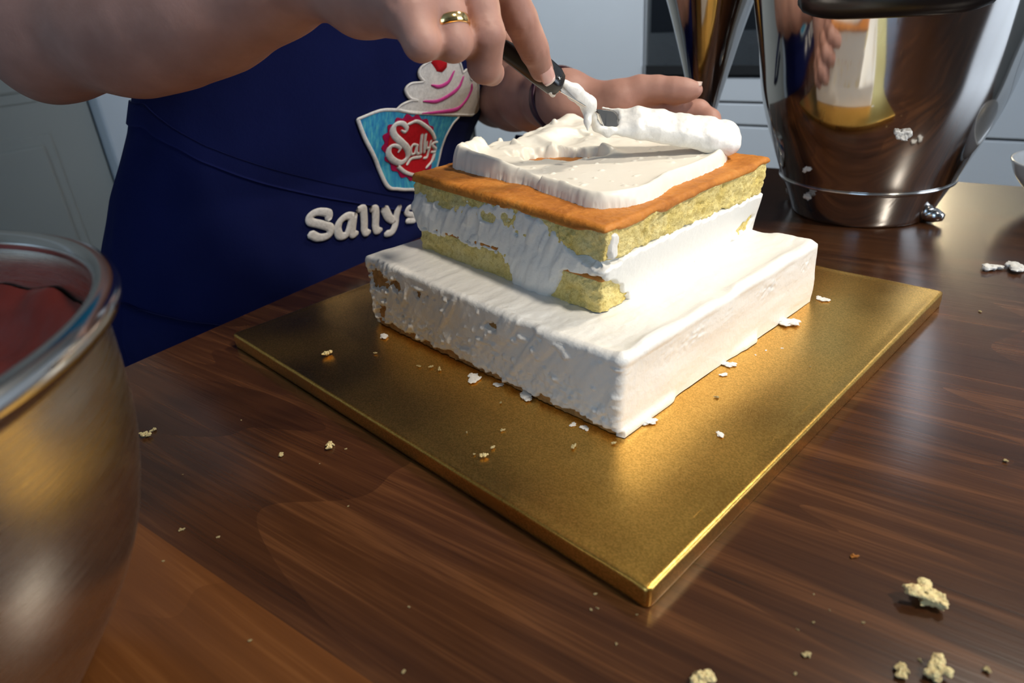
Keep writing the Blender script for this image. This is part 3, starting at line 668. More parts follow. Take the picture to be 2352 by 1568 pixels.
rth = [A_((-.1135, -.0308, 1.1554)), A_((-0.0881,-0.0106,1.1400)), A_((-0.0621,-0.0134,1.1234)), A_((-0.0435,-0.0104,1.1072))]
FR = Field((-.47, -.135, 1.075), (-.01, .14, 1.31), .0015)
rsh = A_(uvz(-.33, -.04, 1.40))
FR.chain([(rel * .45 + rsh * .55, .050), (rel * .8 + rsh * .2, .047), (rel, .0430), (rel + A_((.012, -.004, .004)), .043), (rf1, .0440), (rf1 * .5 + rf2 * .5, .0425), (rf2, .0385), (rf2 * .4 + rw * .6, .0315), (rw, .0265)], .01, .02)
FR.chain([(rel + A_((-.012, .004, -.026)), .0185), (rel + A_((.0, .002, -.022)), .018)], .02, .01)      # point of the elbow
wrn = rw + (rm3 * .5 + rm4 * .5 - rw) * .12
for m, r0, r1 in ((rm5, .017, .0128), (rm4, .018, .0130), (rm3, .018, .0130), (rm2, .018, .0125)):
    FR.chain([(rw, .024), (rw * .5 + m * .5, r0), (m, r1)], .014, .01)
FR.chain([(rw, .022), (rw * .55 + rm5 * .45 + A_((.004, .004, -.010)), .019), (rm5 * .9 + rm4 * .1 + A_((.002, .006, -.004)), .0135)], .012, .01)   # heel of the hand
FR.chain([(rw, .018), (rth[0], .0175), (rth[1], .0125)], .010, .01); FR.chain([(rth[1], .0120), (rth[2], .0108), (rth[3], .0088)], .004, .006)
FR.chain([(rm5, .0108), (rm5 * .45 + rp5 * .55, .0092), (rp5, .0094)], .0045, .005); FR.chain([(rp5, .0093), (rt5, .0082)], .0022, .004)
FR.chain([(rm4, .0114), (rm4 * .45 + rp4 * .55, .0100), (rp4, .0102)], .0032, .005); FR.chain([(rp4, .0100), (rt4, .0088)], .0022, .004)
FR.chain([(rm3, .0116), (rm3 * .45 + rp3 * .55, .0102), (rp3, .0104), (rp3 * .45 + rd3 * .55, .0092), (rd3, .0089), (rt3, .0078)], .0028, .004)
FR.chain([(rm2, .0112), (rm2 * .45 + rp2 * .55, .0096), (rp2, .0099), (rp2 * .45 + rd2 * .55, .0090), (rd2, .0089), (rt2, .0077)], .0030, .004)
v1, f1 = FR.mesh()
def creases(v, joints):
    for c, ax, w_, dep in joints:
        ax = ax / np.linalg.norm(ax); q = v - c; t = q @ ax; r = np.linalg.norm(q - t[:, None] * ax, axis=1); m_ = np.linalg.norm(q, axis=1) < .016
        k = sum(gauss(t - o, w_) * a for o, a in ((0, 1), (.0022, .55), (-.0024, .6))) * (.6 + .4 * np.sin(q @ np.array((900., 700, 500)))) * m_
        v = v - (q - t[:, None] * ax) / np.maximum(r, 1e-4)[:, None] * (dep * k)[:, None]
    return v
v1 = creases(v1, [(rp3 - (rp3 - rm3) * .06, rp3 - rm3, .0007, .0006), (rp2, rd2 - rp2, .0009, .0006), (rd2, rt2 - rd2, .0008, .0006), (rm5 + (rp5 - rm5) * .1, rp5 - rm5, .001, .0010)])
# left arm and hand
lel = A_(uvz(-.315, .335, 1.030)); lwr = A_((.0081, .1738, 1.0502)); lsh = A_(uvz(-.33, .34, 1.40))
FL = Field((-.17, .085, .96), (.16, .52, 1.22), .0016)
FL.chain([(lel * .5 + lsh * .5, .047), (lel, .042), (lel * .7 + lwr * .3, .0400), (lel * .4 + lwr * .6, .0335), (lwr * .85 + lel * .15, .0255), (lwr, .0235)], .01, .02)
lp = A_((.0457, .1549, 1.0463)); i1 = A_((.0826, .1500, 1.0340)); m1 = A_((.0793, .1613, 1.0237)); r1 = A_((.074, .170, 1.0130)); k1 = A_((.066, .176, 1.003))
for m, r in ((i1, .0135), (m1, .0135), (r1, .013), (k1, .012)): FL.chain([(lwr, .021), (lwr * .45 + m * .55, .0165), (m, r)], .012, .01)
FL.chain([(lwr * .6 + lp * .4, .017), (A_((.0540, .1473, 1.0510)), .0165), (A_((.0711, .1445, 1.0575)), .0125), (A_((.085, .1385, 1.0588)), .0105), (A_((.0992, .1325, 1.0572)), .0104), (A_((.1085, .1290, 1.0570)), .0088), (A_((.1155, .1265, 1.0572)), .0062)], .008, .006)
FL.chain([(i1, .0112), (A_((.104, .1450, 1.0385)), .0098), (A_((.1226, .1398, 1.0370)), .0100), (A_((.1300, .1270, 1.0317)), .0087), (A_((.1303, .1170, 1.0262)), .0076)], .004, .004)
FL.chain([(m1, .0112), (A_((.104, .1600, 1.0270)), .0098), (A_((.1238, .1560, 1.0230)), .0100), (A_((.1310, .1420, 1.0170)), .0087), (A_((.129, .132, 1.0110)), .0076)], .003, .004)
FL.chain([(r1, .0108), (A_((.102, .172, 1.0130)), .0095), (A_((.1200, .168, 1.009)), .0096), (A_((.128, .155, 1.003)), .0083), (A_((.126, .146, .998)), .0074)], .003, .004)
FL.chain([(k1, .0100), (A_((.092, .181, 1.000)), .0085), (A_((.107, .177, .997)), .0085), (A_((.113, .167, .991)), .0072)], .003, .004)
v2, f2 = FL.mesh()
# torso, head, legs (mostly under clothes or out of the picture)
def K(u, v_, z): return A_(uvz(u, v_, z))
def fill_torso(F, g=0., parts='all'):
    if parts in ('all', 'shirt'):
        for dz, uu, vv, hw, r in ((1.04, -.425, .11, .085, .090), (1.16, -.385, .135, .085, .092), (1.27, -.345, .14, .105, .108), (1.36, -.325, .145, .11, .085)):
            F.chain([(K(uu, vv - hw, dz), r + g), (K(uu, vv + hw, dz), r + g)], .06, .03)
        F.chain([(K(-.33, -.03, 1.40), .055 + g), (K(-.33, .33, 1.40), .055 + g)], .05, .03)
        F.chain([(rsh, .056 + g), (rel * .25 + rsh * .75, .053 + g)] + ([(rel * .62 + rsh * .38, .057 + g)] if parts == 'shirt' else [(rel * .45 + rsh * .55, .047)]), .04, .03)
        F.chain([(lsh, .056 + g), (lel * .3 + lsh * .7, .050 + g)] + ([(lel * .55 + lsh * .45, .054 + g)] if parts == 'shirt' else [(lel * .5 + lsh * .5, .047)]), .04, .03)
    if parts in ('all', 'legs'):
        F.chain([(K(-.445, .01, .93), .10 + g), (K(-.445, .15, .93), .10 + g)], .05, .03)
        for s_ in (-.01, .17): F.chain([(K(-.45, s_, .86), .088 + g), (K(-.435, s_ - .01, .48), .058 + g), (K(-.46, s_ - .01, .10), .038 + g)], .03, .03)
    if parts == 'all':
        F.chain([(K(-.325, .145, 1.42), .058), (K(-.285, .15, 1.52), .050)], .05, .03)
        F.chain([(K(-.262, .15, 1.555), .058), (K(-.262, .15, 1.64), .080), (K(-.262, .15, 1.68), .082)], .03, .03)
        F.chain([(K(-.215, .15, 1.545), .040), (K(-.205, .15, 1.60), .050)], .03, .03)                                     # chin, face
        F.chain([(K(-.172, .15, 1.628), .009), (K(-.150, .15, 1.603), .0125)], .012, .01)                                    # nose
        F.chain([(K(-.160, .13, 1.573), .007), (K(-.160, .17, 1.573), .007)], .008, .01)                                     # mouth
        for s_ in (.12, .18): F.chain([(K(-.172, s_, 1.640), .0125)], .006, .005)                                           # eyes
        for s_ in (.068, .232): F.chain([(K(-.262, s_, 1.60), .013), (K(-.268, s_, 1.645), .017)], .012, .01)               # ears
        for s_ in (-.01, .17): F.chain([(K(-.47, s_ - .01, .06), .036), (K(-.36, s_ - .01, .036), .032), (K(-.30, s_ - .01, .032), .028)], .03, .03)
lo = np.min([K(-.60, -.20, 0), K(-.60, .45, 0), K(-.1, -.2, 0), K(-.1, .45, 0)], 0); hi = np.max([K(-.60, -.20, 0), K(-.60, .45, 0), K(-.1, -.2, 0), K(-.1, .45, 0)], 0)
FT = Field((lo[0], lo[1], -.01), (hi[0], hi[1], 1.80), .009); fill_torso(FT); v3, f3 = FT.mesh()
vv = np.vstack([v1, v2, v3]); ff = np.vstack([f1, f2 + len(v1), f3 + len(v1) + len(v2)])
body = mobj('body', vv, ff, 'skin', pe, world=True); body['label'] = 'bare forearms and hands'
FS = Field((lo[0], lo[1], .86), (hi[0], hi[1], 1.52), .009); fill_torso(FS, .008, 'shirt'); v, f = FS.mesh(); mobj('shirt', v, f, 'teal', pe, world=True)['label'] = 'teal short-sleeved shirt'
FP = Field((lo[0], lo[1], .06), (hi[0], hi[1], 1.05), .010); fill_torso(FP, .007, 'legs'); v, f = FP.mesh(); mobj('trousers', v, f, 'jeans', pe, world=True)
FH = Field(np.minimum(K(-.42, .0, 1.5), K(-.1, .3, 1.5)), np.maximum(K(-.42, .0, 1.83), K(-.1, .3, 1.83)), .006) if False else Field(K(-.27, .15, 1.5) - .17, K(-.27, .15, 1.66) + .17, .006)
FH.chain([(K(-.275, .15, 1.66), .088), (K(-.262, .15, 1.70), .080)], .02, .02, lambda X: .003 * vn(X, 60, 301)); FH.chain([(K(-.345, .15, 1.63), .055), (K(-.40, .15, 1.58), .040), (K(-.41, .15, 1.50), .025)], .03, .03); v, f = FH.mesh(); mobj('hair', v, f, 'hair', pe, world=True)

# nails
def nail(centre, axis, normal, ln, wdt, rad, tip=.22):
    ax = axis / np.linalg.norm(axis); n_ = normal - normal @ ax * ax; n_ /= np.linalg.norm(n_); s_ = np.cross(n_, ax)
    def patch(name, t0, t1, mat, lift, par):
        vs = []; fs = []; nu, nv = 8, 10
        for i in range(nu + 1):
            t = t0 + (t1 - t0) * i / nu; e = wdt * (1 - .30 * max(0, (t - .62) / .38) ** 2 - .22 * max(0, (.18 - t) / .18) ** 2)
            for j in range(nv + 1):
                a = (j / nv - .5) * 2 * e / rad
                vs.append(centre + ax * (t - .5) * ln + s_ * math.sin(a) * rad + n_ * (math.cos(a) * rad - rad + lift - .0012 * (2 * t - 1) ** 2 * .5))
        m_ = len(vs); vs += [p - n_ * .0007 for p in vs]
        for i in range(nu):
            for j in range(nv):
                q = i * (nv + 1) + j; fs.append((q, q + nv + 1, q + nv + 2, q + 1)); fs.append((m_ + q, m_ + q + 1, m_ + q + nv + 2, m_ + q + nv + 1))
        for i in range(nu):
            for j in (0, nv): q = i * (nv + 1) + j; fs.append((q, m_ + q, m_ + q + nv + 1, q + nv + 1))
        for j in range(nv):
            for i in (0, nu): q = i * (nv + 1) + j; fs.append((q, q + 1, m_ + q + 1, m_ + q))
        o = mobj(name, vs, fs, mat, par)
        o.data.transform(Matrix.Translation(-pe.location)); return o
    a = patch('fingernail', 0, 1 - tip, 'nail', .0004, body); patch('nail_tip', 1 - tip, 1.0, 'nailtip', .0004, body)
tc_ = CAMP - rt2; tc_ /= np.linalg.norm(tc_)
fx_ = (rt2 - rd2) / np.linalg.norm(rt2 - rd2); nn_ = tc_ + A_((.30, 0, .1)); nn_ = nn_ - nn_ @ fx_ * fx_; nn_ /= np.linalg.norm(nn_)
nail(rt2 + fx_ * .0008 + nn_ * .0077, fx_, nn_, .0140, .0056, .0077, .13)
th_ax = A_((.1155, .1265, 1.0572)) - A_((.0992, .1325, 1.0572)); nail(A_((.1135, .1272, 1.0572)) + A_((0, 0, .0064)), th_ax, A_((.0, -.25, 1.)), .0150, .0055, .0080, .35)
# ring on the ring finger, band on the other wrist
def loop(name, c, axis, r, wr, mat, par, flat=1, n=48, sq=(1, 1), up=None):
    ax = axis / np.linalg.norm(axis); a = np.cross(ax, A_((0, 0, 1.)) if up is None else up); a /= np.linalg.norm(a); b = np.cross(ax, a)
    pts = [c + r * (math.cos(t) * a * sq[0] + math.sin(t) * b * sq[1]) for t in np.linspace(0, 2 * math.pi, n, endpoint=False)]
    o = tube(name, pts, wr, mat, par, 10, True, flat=flat, updir=tuple(ax)); o.data.transform(Matrix.Translation(-pe.location)); return o
rc = rm4 + (rp4 - rm4) * .70; loop('finger_ring', rc, rp4 - rm4, .0106, .0011, 'goldring', pe, 2.6)['label'] = 'gold ring on the ring finger'
loop('wrist_band', lwr * .93 + lel * .07, (lwr - lel) + A_((.0, .0, .10)), .0275, .0022, 'purple', pe, 4.0, sq=(1, 1.05))['label'] = 'dark purple wrist band'

# ---------------------------------------------------------------- apron
ZR = [-.45, -.04, .03, .09, .15, .22, .40]; UF = [-.30, -.298, -.295, -.285, -.262, -.24, -.19]; AU = [.15, .14, .135, .13, .125, .12, .12]
VC = [.064, .064, .078, .108, .134, .146, .15]; AV = [.235, .23, .23, .239, .243, .235, .20]
def apron_pt(phi, z, off=0.):
    phi = np.asarray(phi, float); z = np.asarray(z, float)
    uf, au, vc, av = [np.interp(z, ZR, a) for a in (UF, AU, VC, AV)]
    uu = uf - au + (au + off) * np.cos(phi); v_ = vc + (av + off) * np.sin(phi)
    return uu[..., None] * U + v_[..., None] * V + (TZ + z)[..., None] * UP
def wrinkle(phi, z):
    X = np.stack([phi * 1.2 + z * 1.5, z * 3.0 - phi * .5, 0 * z], -1)
    return .0030 * fbm(X, 3.2, 2, 401) + .0016 * fbm(np.stack([phi * 3 + z * 5, z * 2, 0 * z], -1), 3, 2, 402)
def sheet(name, pf, zf, nu, nz, off, mat, par, th=.0016, wr=True):
    """grid of (phi, z) on the apron surface with thickness"""
    s, t = np.meshgrid(np.linspace(0, 1, nu), np.linspace(0, 1, nz), indexing='ij'); zz = zf(s, t); ph = pf(s, t, zz)
    o_ = off + (wrinkle(ph, zz) if wr else 0)
    A = apron_pt(ph, zz, o_).reshape(-1, 3); B = apron_pt(ph, zz, o_ - th).reshape(-1, 3); n_ = nu * nz
    I = np.arange(n_).reshape(nu, nz); q = np.stack([I[:-1, :-1], I[1:, :-1], I[1:, 1:], I[:-1, 1:]], -1).reshape(-1, 4)
    per = np.concatenate([I[:, 0], I[-1, 1:], I[-2::-1, -1], I[0, -2:0:-1]]); m_ = len(per)
    side = [(per[k], per[(k + 1) % m_], per[(k + 1) % m_] + n_, per[k] + n_) for k in range(m_)]
    return mobj(name, np.vstack([A, B]) - A_(pe.location), list(map(tuple, q)) + list(map(tuple, (q + n_)[:, ::-1])) + side, mat, par)
def phr(s, t, z):
    mxr = np.interp(z, [-.45, .16, .21, .30, .40], [1.95, 1.95, 1.75, 1.05, .8]); return (s * 2 - 1) * mxr
apron = sheet('apron', phr, lambda s, t: -.42 + t * .80, 140, 160, .004, 'navy', pe); apron['label'] = 'navy blue cotton apron'
bu = np.array(LOGO['belt_u']); bl_ = np.array(LOGO['belt_l'])
sheet('waistband', lambda s, t, z: -1.9 + s * 2.9, lambda s, t: np.interp(-1.9 + s * 2.9, bu[:, 0], bu[:, 1]) * t + np.interp(-1.9 + s * 2.9, bl_[:, 0], bl_[:, 1]) * (1 - t), 90, 8, .0060, 'navy2', apron)
po = np.array(LOGO['pocket'])
sheet('pocket', lambda s, t, z: -1.46 + s * .70, lambda s, t: np.interp(-1.46 + s * .70, po[:, 0], po[:, 1]) * t + (-.19) * (1 - t), 40, 24, .0072, 'navy', apron)
tl_ = [K(-.31, .335, 1.00), K(-.275, .350, .998), K(-.235, .385, .985), K(-.235, .415, .965), K(-.275, .400, .955), K(-.31, .36, .965)]
tube('apron_tie', cr(tl_, 8), .009, 'navy', apron, 10, flat=.5, world=False).data.transform(Matrix.Translation(-pe.location))
def logo_map(P2, off): return apron_pt(P2[:, 0], P2[:, 1], off + wrinkle(P2[:, 0], P2[:, 1])) - A_(pe.location)
SX = .20                                                   # metres per radian of phi near the front
def patch(name, poly, off, mat):
    p = np.array(poly, float) * (SX, 1); e = []
    for i in range(len(p)):
        a, b = p[i], p[(i + 1) % len(p)]; n_ = max(1, int(np.linalg.norm(b - a) / .004)); e += [a + (b - a) * t / n_ for t in range(n_)]
    e = np.array(e); n_ = len(e); gx, gy = np.meshgrid(np.arange(p[:, 0].min(), p[:, 0].max(), .005), np.arange(p[:, 1].min(), p[:, 1].max(), .005), indexing='ij')
    g = np.c_[gx.ravel(), gy.ravel()]; g = g[poly_sd(g[:, 0], g[:, 1], e) > .002]
    r = delaunay_2d_cdt([Vector(q) for q in np.vstack([e, g])], [(i, (i + 1) % n_) for i in range(n_)], [], 1, 1e-6)
    q = np.array([tuple(x) for x in r[0]]) / (SX, 1); F3 = [tuple(x) for x in r[2]]
    T = logo_map(q, off); Bm = logo_map(q, off - .0022); m_ = len(q)
    cnt = {}
    for t in F3:
        for i in range(len(t)): k = (t[i], t[(i + 1) % len(t)]); cnt[k] = 1
    sd = [(a, b, b + m_, a + m_) for (a, b) in cnt if (b, a) not in cnt]
    return mobj(name, np.vstack([T, Bm]), F3 + sd, mat, apron, False)
def stroke(name, pts, hw, off, mat, taper=False, closed=False):
    p = cr(np.array(pts, float) * (SX, 1), 7); n_ = len(p); t = np.gradient(p, axis=0); t /= np.linalg.norm(t, axis=1, keepdims=True) + 1e-12; s_ = np.c_[-t[:, 1], t[:, 0]]
    W_ = np.full(n_, hw)
    if taper: x = np.linspace(0, 1, n_); W_ = hw * (.25 + .75 * np.sin(math.pi * np.clip(x, 0, 1)) ** .7)
    # round caps
    p = np.vstack([p[0] - t[0] * W_[0] * .8, p, p[-1] + t[-1] * W_[-1] * .8]); s_ = np.vstack([s_[0], s_, s_[-1]]); W_ = np.r_[W_[0] * .45, W_, W_[-1] * .45]
    rows = []; prof = [(-1, -.0012), (-.9, .0002), (-.45, .0006), (0, .0007), (.45, .0006), (.9, .0002), (1, -.0012)]
    for k, zo in prof: q = (p + s_ * (W_ * k)[:, None]) / (SX, 1); rows.append(logo_map(q, off + zo))
    V_ = np.stack(rows, 1).reshape(-1, 3); m_ = len(prof); F_ = []
    for i in range(len(p) - 1):
        for k in range(m_ - 1): a = i * m_ + k; F_.append((a, a + 1, a + m_ + 1, a + m_))
    F_.append(tuple(range(m_))); F_.append(tuple((len(p) - 1) * m_ + k for k in range(m_)))
    return mobj(name, V_, F_, mat, apron)
B_ = A_(BADGE); ang = np.linspace(0, 2 * math.pi, 108, endpoint=False)
cupp = np.array(LOGO['cup']); stroke('cup_border', np.vstack([cupp, cupp[:1]]), .0016, .0064, 't_white')
patch('cupcake_case', LOGO['cup'], .0062, 't_cup'); patch('cupcake_swirl', LOGO['swirl'], .0066, 't_white')
swp = np.array(LOGO['swirl']); stroke('swirl_border', np.vstack([swp, swp[:1]]), .0012, .0068, 't_white')
for k, hw in (('pinkA', .0022), ('pinkB', .0024), ('pinkC', .0026)): stroke('pink_stripe', LOGO[k], hw, .0072, 't_pink', True)
stroke('cherry', LOGO['cherry'], .0075, .0072, 't_red')
cc = np.array([B_[0] + 1.16 * (1 + .05 * math.cos(18 * a)) * (math.cos(a) * B_[1] + math.sin(a) * B_[2]) for a in ang]); patch('badge_edge', cc, .0070, 't_crim')
cc = np.array([B_[0] + math.cos(a) * B_[1] + math.sin(a) * B_[2] for a in ang[::2]]); patch('badge_disc', cc, .0076, 't_red')
for k in ('arc1', 'arc2', 'arc3', 'arc4'): stroke('badge_line', LOGO[k], .0017, .0082, 't_white')
stroke('badge_letter', LOGO['bS'], .0030, .0082, 't_white', True)
for k, n_ in (('ba', 'a'), ('bl1', 'l'), ('bl2', 'l'), ('by1', 'y'), ('by2', 'y'), ('bs', 's')): stroke('badge_letter', LOGO[k], .0014, .0082, 't_white')
for k, n_ in (('S', 'S'), ('a1', 'a'), ('a2', 'a'), ('l1', 'l'), ('l2', 'l'), ('y1', 'y'), ('y2', 'y'), ('s', 's')): stroke('letter', LOGO[k], .0031 if n_ == 's' else .0038, .0064, 't_white')
# ================================================================ BOWLS
def thick_bowl(prof, th):
    """outer profile bottom->top, then the inside back down"""
    o = [(0.0, prof[0][1] + .0)] + list(prof); P = np.array(prof); inner = []
    for i in range(len(P) - 1, -1, -1): inner.append((max(P[i, 0] - th, .001), P[i, 1] + (th if i < 2 else 0)))
    return o + inner + [(0.0, prof[0][1] + th)]
def smooth_prof(p, n=5): return [tuple(x) for x in cr(p, n)]
lb = empty('mixing_bowl', (-.309, -.326, TZ), 0, 'brushed steel mixing bowl with rolled rim holding red cream', 'bowl')
pr = smooth_prof([(.055, 0), (.062, .001), (.079, .018), (.095, .041), (.108, .062), (.116, .082), (.1215, .105), (.1235, .125), (.1245, .150)])
pr += [(.1250, .1535), (.1285, .1545), (.1308, .1570), (.1312, .1600), (.1300, .1628), (.1275, .1640), (.1250, .1630), (.1238, .1605)]
ob = lathe('bowl_body', [(0, 0)] + pr + [(.1228, .150), (.1215, .125), (.1195, .105), (.114, .082), (.106, .062), (.093, .041), (.077, .020), (.058, .004), (0, .003)], 'brushed', lb, 128)
def rim(name, r0, r1, z0, z1):
    return lathe(name, [(r0 + (r1 - r0) * (.5 - .5 * math.cos(a)) if False else (r0 + r1) / 2 + (r1 - r0) / 2 * math.cos(a), (z0 + z1) / 2 + (z1 - z0) / 2 * math.sin(a)) for a in np.linspace(0, 2 * math.pi, 14, endpoint=False)], 'rimsteel', lb, 128, True)
rim('rolled_rim', .1232, .1322, .1545, .1645)
def red_fill():
    v = []; f = []; nr, na = 60, 160; R = .1212
    for i in range(nr + 1):
        r = R * (i / nr); a = np.linspace(0, 2 * math.pi, na, endpoint=False); x = r * np.cos(a); y = r * np.sin(a); X = np.stack([x, y, 0 * x], -1)
        sp = np.sin(a * 1 - r * 70 + 1.2 * vn(X, 25, 5))
        z = .120 + .010 * (r / R) ** 3 + .0055 * sp * (r / R) * (1 - (r / R) ** 6) + .006 * fbm(X, 26, 4, 6) + .0015 * fbm(X, 110, 3, 8) + .016 * sstep(.80, 1, r / R) * (.75 + .35 * vn(X, 30, 10))
        v += list(np.c_[x, y, z])
    for i in range(nr):
        for k in range(na): l = (k + 1) % na; f.append((i * na + k, (i + 1) * na + k, (i + 1) * na + l, i * na + l))
    o = mobj('red_cream', A_(v) - A_((0, 0, .10)), f, 'red'); o.location = (-.309, -.326, TZ + .10)
    return tagp(o, 'dark red buttercream swirled inside the brushed steel bowl', 'cream')
red_fill()

mb = empty('steel_mixer_bowl', (.344, .250, TZ), math.atan2(-.488 - .25, -.058 - .344), 'large polished steel mixer bowl with black grip and footed base', 'bowl')
pr = smooth_prof([(.066, 0), (.0705, .0015), (.0745, .012), (.0800, .026), (.0855, .0385)], 5) + [(.0872, .0395), (.0866, .0405)] + smooth_prof([(.0872, .0415), (.0900, .050), (.0985, .072), (.1085, .100), (.1160, .128), (.1215, .160), (.1290, .200), (.1355, .235), (.1375, .246)], 5) + [(.1400, .248), (.1412, .251), (.1400, .254), (.1375, .254)]
lathe('bowl_body', [(0, .004), (.060, .004)] + pr + [(.1350, .248), (.1335, .235), (.1195, .160), (.1065, .100), (.088, .050), (.06, .030), (0, .026)], 'chrome', mb, 160)
lathe('seam_ring', [(.0868, .0385), (.0885, .0390), (.0885, .0412), (.0868, .0418)], 'rimsteel', mb, 128, True)
# local +x faces the photographer: black grip on two steel brackets
gp = [(.168 * math.cos(t), .168 * math.sin(t), .2215 + .010 * (abs(t) / .42) ** 6) for t in np.linspace(-.40, .40, 25)]
tube('grip', gp, [.0115] + [.0135] * 23 + [.0115], 'black', mb, 16, flat=1.25)
for s_ in (-1, 1):
    t = .46 * s_
    tube('grip_bracket', cr([(.167 * math.cos(.385 * s_), .167 * math.sin(.385 * s_), .229), (.166 * math.cos(t), .166 * math.sin(t), .235), (.150 * math.cos(t * 1.06), .150 * math.sin(t * 1.06), .239), (.132 * math.cos(t * 1.06), .132 * math.sin(t * 1.06), .239)], 6), .0045, 'chrome', mb, 10)
for a in (1.12, 2.9, 4.3):
    c, s_ = math.cos(a), math.sin(a)
    tube('foot_lug', [(.066 * c, .066 * s_, .008), (.080 * c, .080 * s_, .009), (.088 * c, .088 * s_, .008)], [.008, .0075, .004], 'chrome', mb, 10)
# cream flecks stuck to the bowl
def blob(name, n=9, h=.10, seed=0, flat=.6):
    """crumbly lump about one unit wide"""
    rg = np.random.default_rng(seed); F = Field((-.95, -.95, -.75), (.95, .95, .85), h * .7); F.f[:] = 1
    p = np.zeros(3)
    for k in range(n):
        q0 = p if k else np.zeros(3); p = (q0 * .5 + rg.normal(0, .22, 3) * (1, 1, flat)); F.chain([(q0, .15), (p, rg.uniform(.12, .24))], .05, .02, lambda X: .07 * vn(X, 5, seed) + .06 * vn(X, 10, seed + 1) + .05 * vn(X, 19, seed + 2))
    v, f = F.mesh(); v[:, 2] -= v[:, 2].min(); v /= np.ptp(v[:, :2]); return v, f
BL = [blob('x', 10, .07, s_) for s_ in (3, 8, 15, 21)]
FLAT = [blob('x', 6, .08, s_, .25) for s_ in (5, 9, 14)]
def lump(name, src, mat, loc, size, rz, label, cat, group=None, zs=1.0):
    v, f = src; o = mobj(name, v, f, mat); o.location = loc; o.scale = (size, size, size * zs); o.rotation_euler = (0, 0, rz); return tagp(o, label, cat, group)
def fleck_on_bowl(px, label, ang, z, r, size, sd):
    rz = mb.rotation_euler.z + ang; v, f = FLAT[sd]; o = mobj('cream_fleck', v, f, 'cream')
    o.location = (.344 + r * math.cos(rz), .25 + r * math.sin(rz), TZ + z); o.scale = (size,) * 3; o.rotation_euler = (0, math.pi / 2 - .25, rz)
    tagp(o, label, 'cream fleck')
fleck_on_bowl(0, 'cream fleck high on the steel mixer bowl', .22, .102, .1090, .016, 0)
fleck_on_bowl(0, 'cream fleck just above the seam of the steel mixer bowl', -.62, .060, .0925, .011, 1)
fleck_on_bowl(0, 'cream fleck below the seam of the steel mixer bowl', -.66, .030, .0810, .012, 2)

cn_ = empty('tapered_steel_cup', (.206, .402, TZ), 0, 'tall tapered polished steel cup beside the mixer bowl', 'cup')
lathe('cup_body', [(.0, .075), (.0125, .075)] + smooth_prof([(.0125, .078), (.0175, .105), (.0310, .155), (.0455, .205), (.0570, .240), (.0600, .250)], 5) + [(.0615, .252), (.0600, .254), (.0560, .240), (.0425, .205), (.014, .110), (0, .105)], 'chrome', cn_, 96)
lathe('stem_foot', [(0, 0), (.046, 0), (.047, .002), (.046, .004), (.020, .010), (.010, .020), (.009, .050), (.0125, .076), (0, .076)], 'chrome', cn_, 64)
wb = empty('white_bowl', (.553, .190, TZ), 0, 'small white porcelain bowl at the far end of the worktop', 'bowl')
pr = smooth_prof([(.030, 0), (.034, .001), (.036, .006), (.054, .018), (.068, .034), (.075, .050)], 5)
lathe('bowl_body', [(0, .002)] + pr + [(.0755, .0515), (.074, .052), (.0725, .051), (.0655, .035), (.051, .020), (.03, .009), (0, .007)], 'porcelain', wb, 96)
lathe('foot_ring', [(.026, -.0001), (.034, -.0001), (.036, .005), (.028, .005)], 'porcelain', wb, 64, True)

# ================================================================ CRUMBS AND FLECKS
R_ = random.Random(5)
def crumb(xy, size, label, group=None, src=None, mat='crumb', z=TZ, zs=.8, name='cake_crumb', cat='crumb'):
    return lump(name, src or BL[R_.randrange(4)], mat, (xy[0], xy[1], z), size, R_.uniform(0, 6), label, cat, group, zs)
C_BIG = [(-0.2996, -0.1168, 0.0073), (-0.2975, -0.1106, 0.004), (-0.2035, -0.1488, 0.0045), (-0.1729, -0.1431, 0.0075), (0.107, -0.2904, 0.0146), (0.092, -0.3206, 0.0099), (0.0819, -0.3204, 0.0075), (0.0046, -0.3159, 0.0101), (0.0492, -0.3101, 0.0038), (0.2016, -0.2018, 0.0026), (0.0914, -0.261, 0.0032), (0.1126, -0.3216, 0.003), (0.0905, -0.3154, 0.0017)]
C_SMALL = [(-0.2385, -0.2097, 0.0028), (-0.2165, -0.2174, 0.0022), (-0.2389, -0.2319, 0.0017), (-0.1793, -0.2835, 0.0017), (-0.1114, -0.3039, 0.0021), (-0.2411, -0.1049, 0.0014), (-0.1636, -0.1469, 0.0019), (-0.1768, -0.1597, 0.001), (-0.1525, -0.2, 0.0012), (-0.1122, -0.2711, 0.0014), (-0.0291, -0.2717, 0.0017), (-0.0294, -0.2794, 0.0013), (-0.0322, -0.2801, 0.0015), (-0.0133, -0.2843, 0.0011), (-0.0245, -0.2982, 0.0012), (0.0412, -0.3169, 0.0017), (0.0647, -0.2802, 0.0011), (0.0673, -0.2891, 0.0009), (0.0581, -0.2946, 0.0013), (0.0504, -0.2974, 0.0011), (0.0779, -0.2963, 0.0013), (0.1124, -0.2778, 0.0015), (0.2701, 0.0247, 0.0036), (0.3037, -0.0244, 0.003), (-0.2578, -0.1607, 0.001), (-0.2887, -0.1496, 0.0018)]
C_BOARD = [(-0.1948, -0.0433, 0.0077), (-0.1589, -0.046, 0.0029), (-0.1246, -0.0708, 0.0031), (-0.1159, -0.0734, 0.0036), (-0.1095, -0.0774, 0.0042), (-0.0673, -0.1569, 0.0028), (-0.0733, -0.1735, 0.003), (-0.0782, -0.181, 0.0048), (-0.0278, -0.1781, 0.0039), (-0.0053, -0.1775, 0.0029), (0.0643, -0.1377, 0.0029), (-0.068, -0.1265, 0.0022), (0.1342, -0.1089, 0.0014), (-0.0886, -0.1565, 0.0018), (-0.0836, -0.1784, 0.0017)]
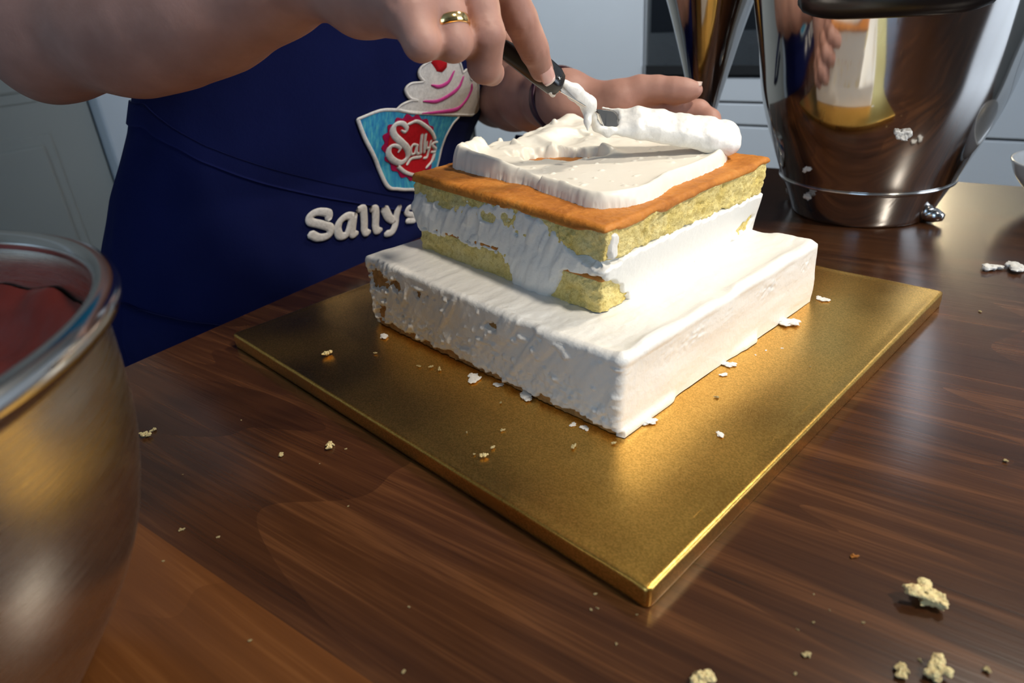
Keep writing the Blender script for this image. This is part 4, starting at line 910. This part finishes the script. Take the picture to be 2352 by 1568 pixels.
C_FLK = [(-0.1555, -0.0171, 0.0101), (-0.0851, -0.0918, 0.0132), (-0.0682, -0.1045, 0.0074), (-0.0527, -0.1224, 0.0132), (-0.0252, -0.1554, 0.0051), (-0.019, -0.1607, 0.0061), (0.0554, -0.1753, 0.0064), (0.1861, -0.0072, 0.0109), (0.1465, -0.0461, 0.0192), (0.1417, -0.0378, 0.013), (0.0765, -0.1115, 0.0056), (0.0858, -0.1, 0.0101), (0.0171, -0.1585, 0.0102), (0.1154, -0.0827, 0.0021), (0.1264, -0.0812, 0.0021), (0.1061, -0.0877, 0.0018)]
C_CR = [(0.3665, 0.0555, 0.0168), (0.3833, 0.0521, 0.0209)]

BIGL = ['pale crumb cluster beside the brushed steel bowl', 'small crumb beside the pale cluster near the brushed steel bowl', 'yellow crumb between the steel bowl and the gold board', 'jagged crumb near the long edge of the gold board',
        'large jagged crumb on the worktop away from the gold board', 'large browned crumb at the worktop front', 'round pale crumb beside the large browned crumb', 'pale crumb in front of the gold board corner',
        'small white crumb between two large crumbs and the board', 'single pale speck of crumb on bare worktop', 'thin golden crust crumb beside the gold board', 'small yellow crumb beside the large browned crumb', 'tiny crumb above the large browned crumb']
for i, (x, y, s) in enumerate(C_BIG): crumb((x, y), s * 1.15, BIGL[i], 'larger crumbs on the worktop', mat='crust' if i == 10 else 'crumb')
for x, y, s in C_SMALL: crumb((x, y), s * 1.1, 'tiny pale crumb scattered on the dark worktop', 'tiny crumbs on the worktop')
for i, (x, y, s) in enumerate(C_BOARD): crumb((x, y), s * 1.1, 'largest yellow crumb lying on the gold board' if i == 0 else 'tiny crumb lying on the gold cake board', 'crumbs on the gold board', z=TZ + .0122)
FLKL = ['white cream fleck beside the corner of the cake with bare sponge', 'broad cream fleck along the shaded long side of the cake', 'small cream fleck beside the broad one along the shaded side',
        'long cream fleck midway along the shaded side of the cake', 'cream fleck close to the front cake corner on its shaded side', 'cream fleck close to the front cake corner on its shaded side',
        'lone cream fleck on the gold board away from the cake', 'thin cream fleck at the far corner of the cake', 'large cream smear on the board at the brightly lit cake side',
        'cream smear beside the largest one at the lit cake side', 'small cream fleck at the middle of the lit cake side', 'cream fleck touching the middle of the lit cake side', 'cream fleck at the lit cake side by the front corner'] + ['tiny white cream dot on the gold board facing the lit cake side'] * 3
for (x, y, s), fl_ in zip(C_FLK, FLKL): crumb((x, y), s * 1.1, fl_, 'cream flecks on the gold board', src=FLAT[R_.randrange(3)], mat='cream', z=TZ + .0121, zs=.35, name='cream_fleck', cat='cream fleck')
for i, (x, y, s) in enumerate(C_CR): crumb((x, y), s * 1.1, ('slim' if i == 0 else 'broad') + ' white cream shaving lying near the white bowl', None, src=FLAT[i], mat='cream', zs=.6, name='cream_shaving', cat='cream')
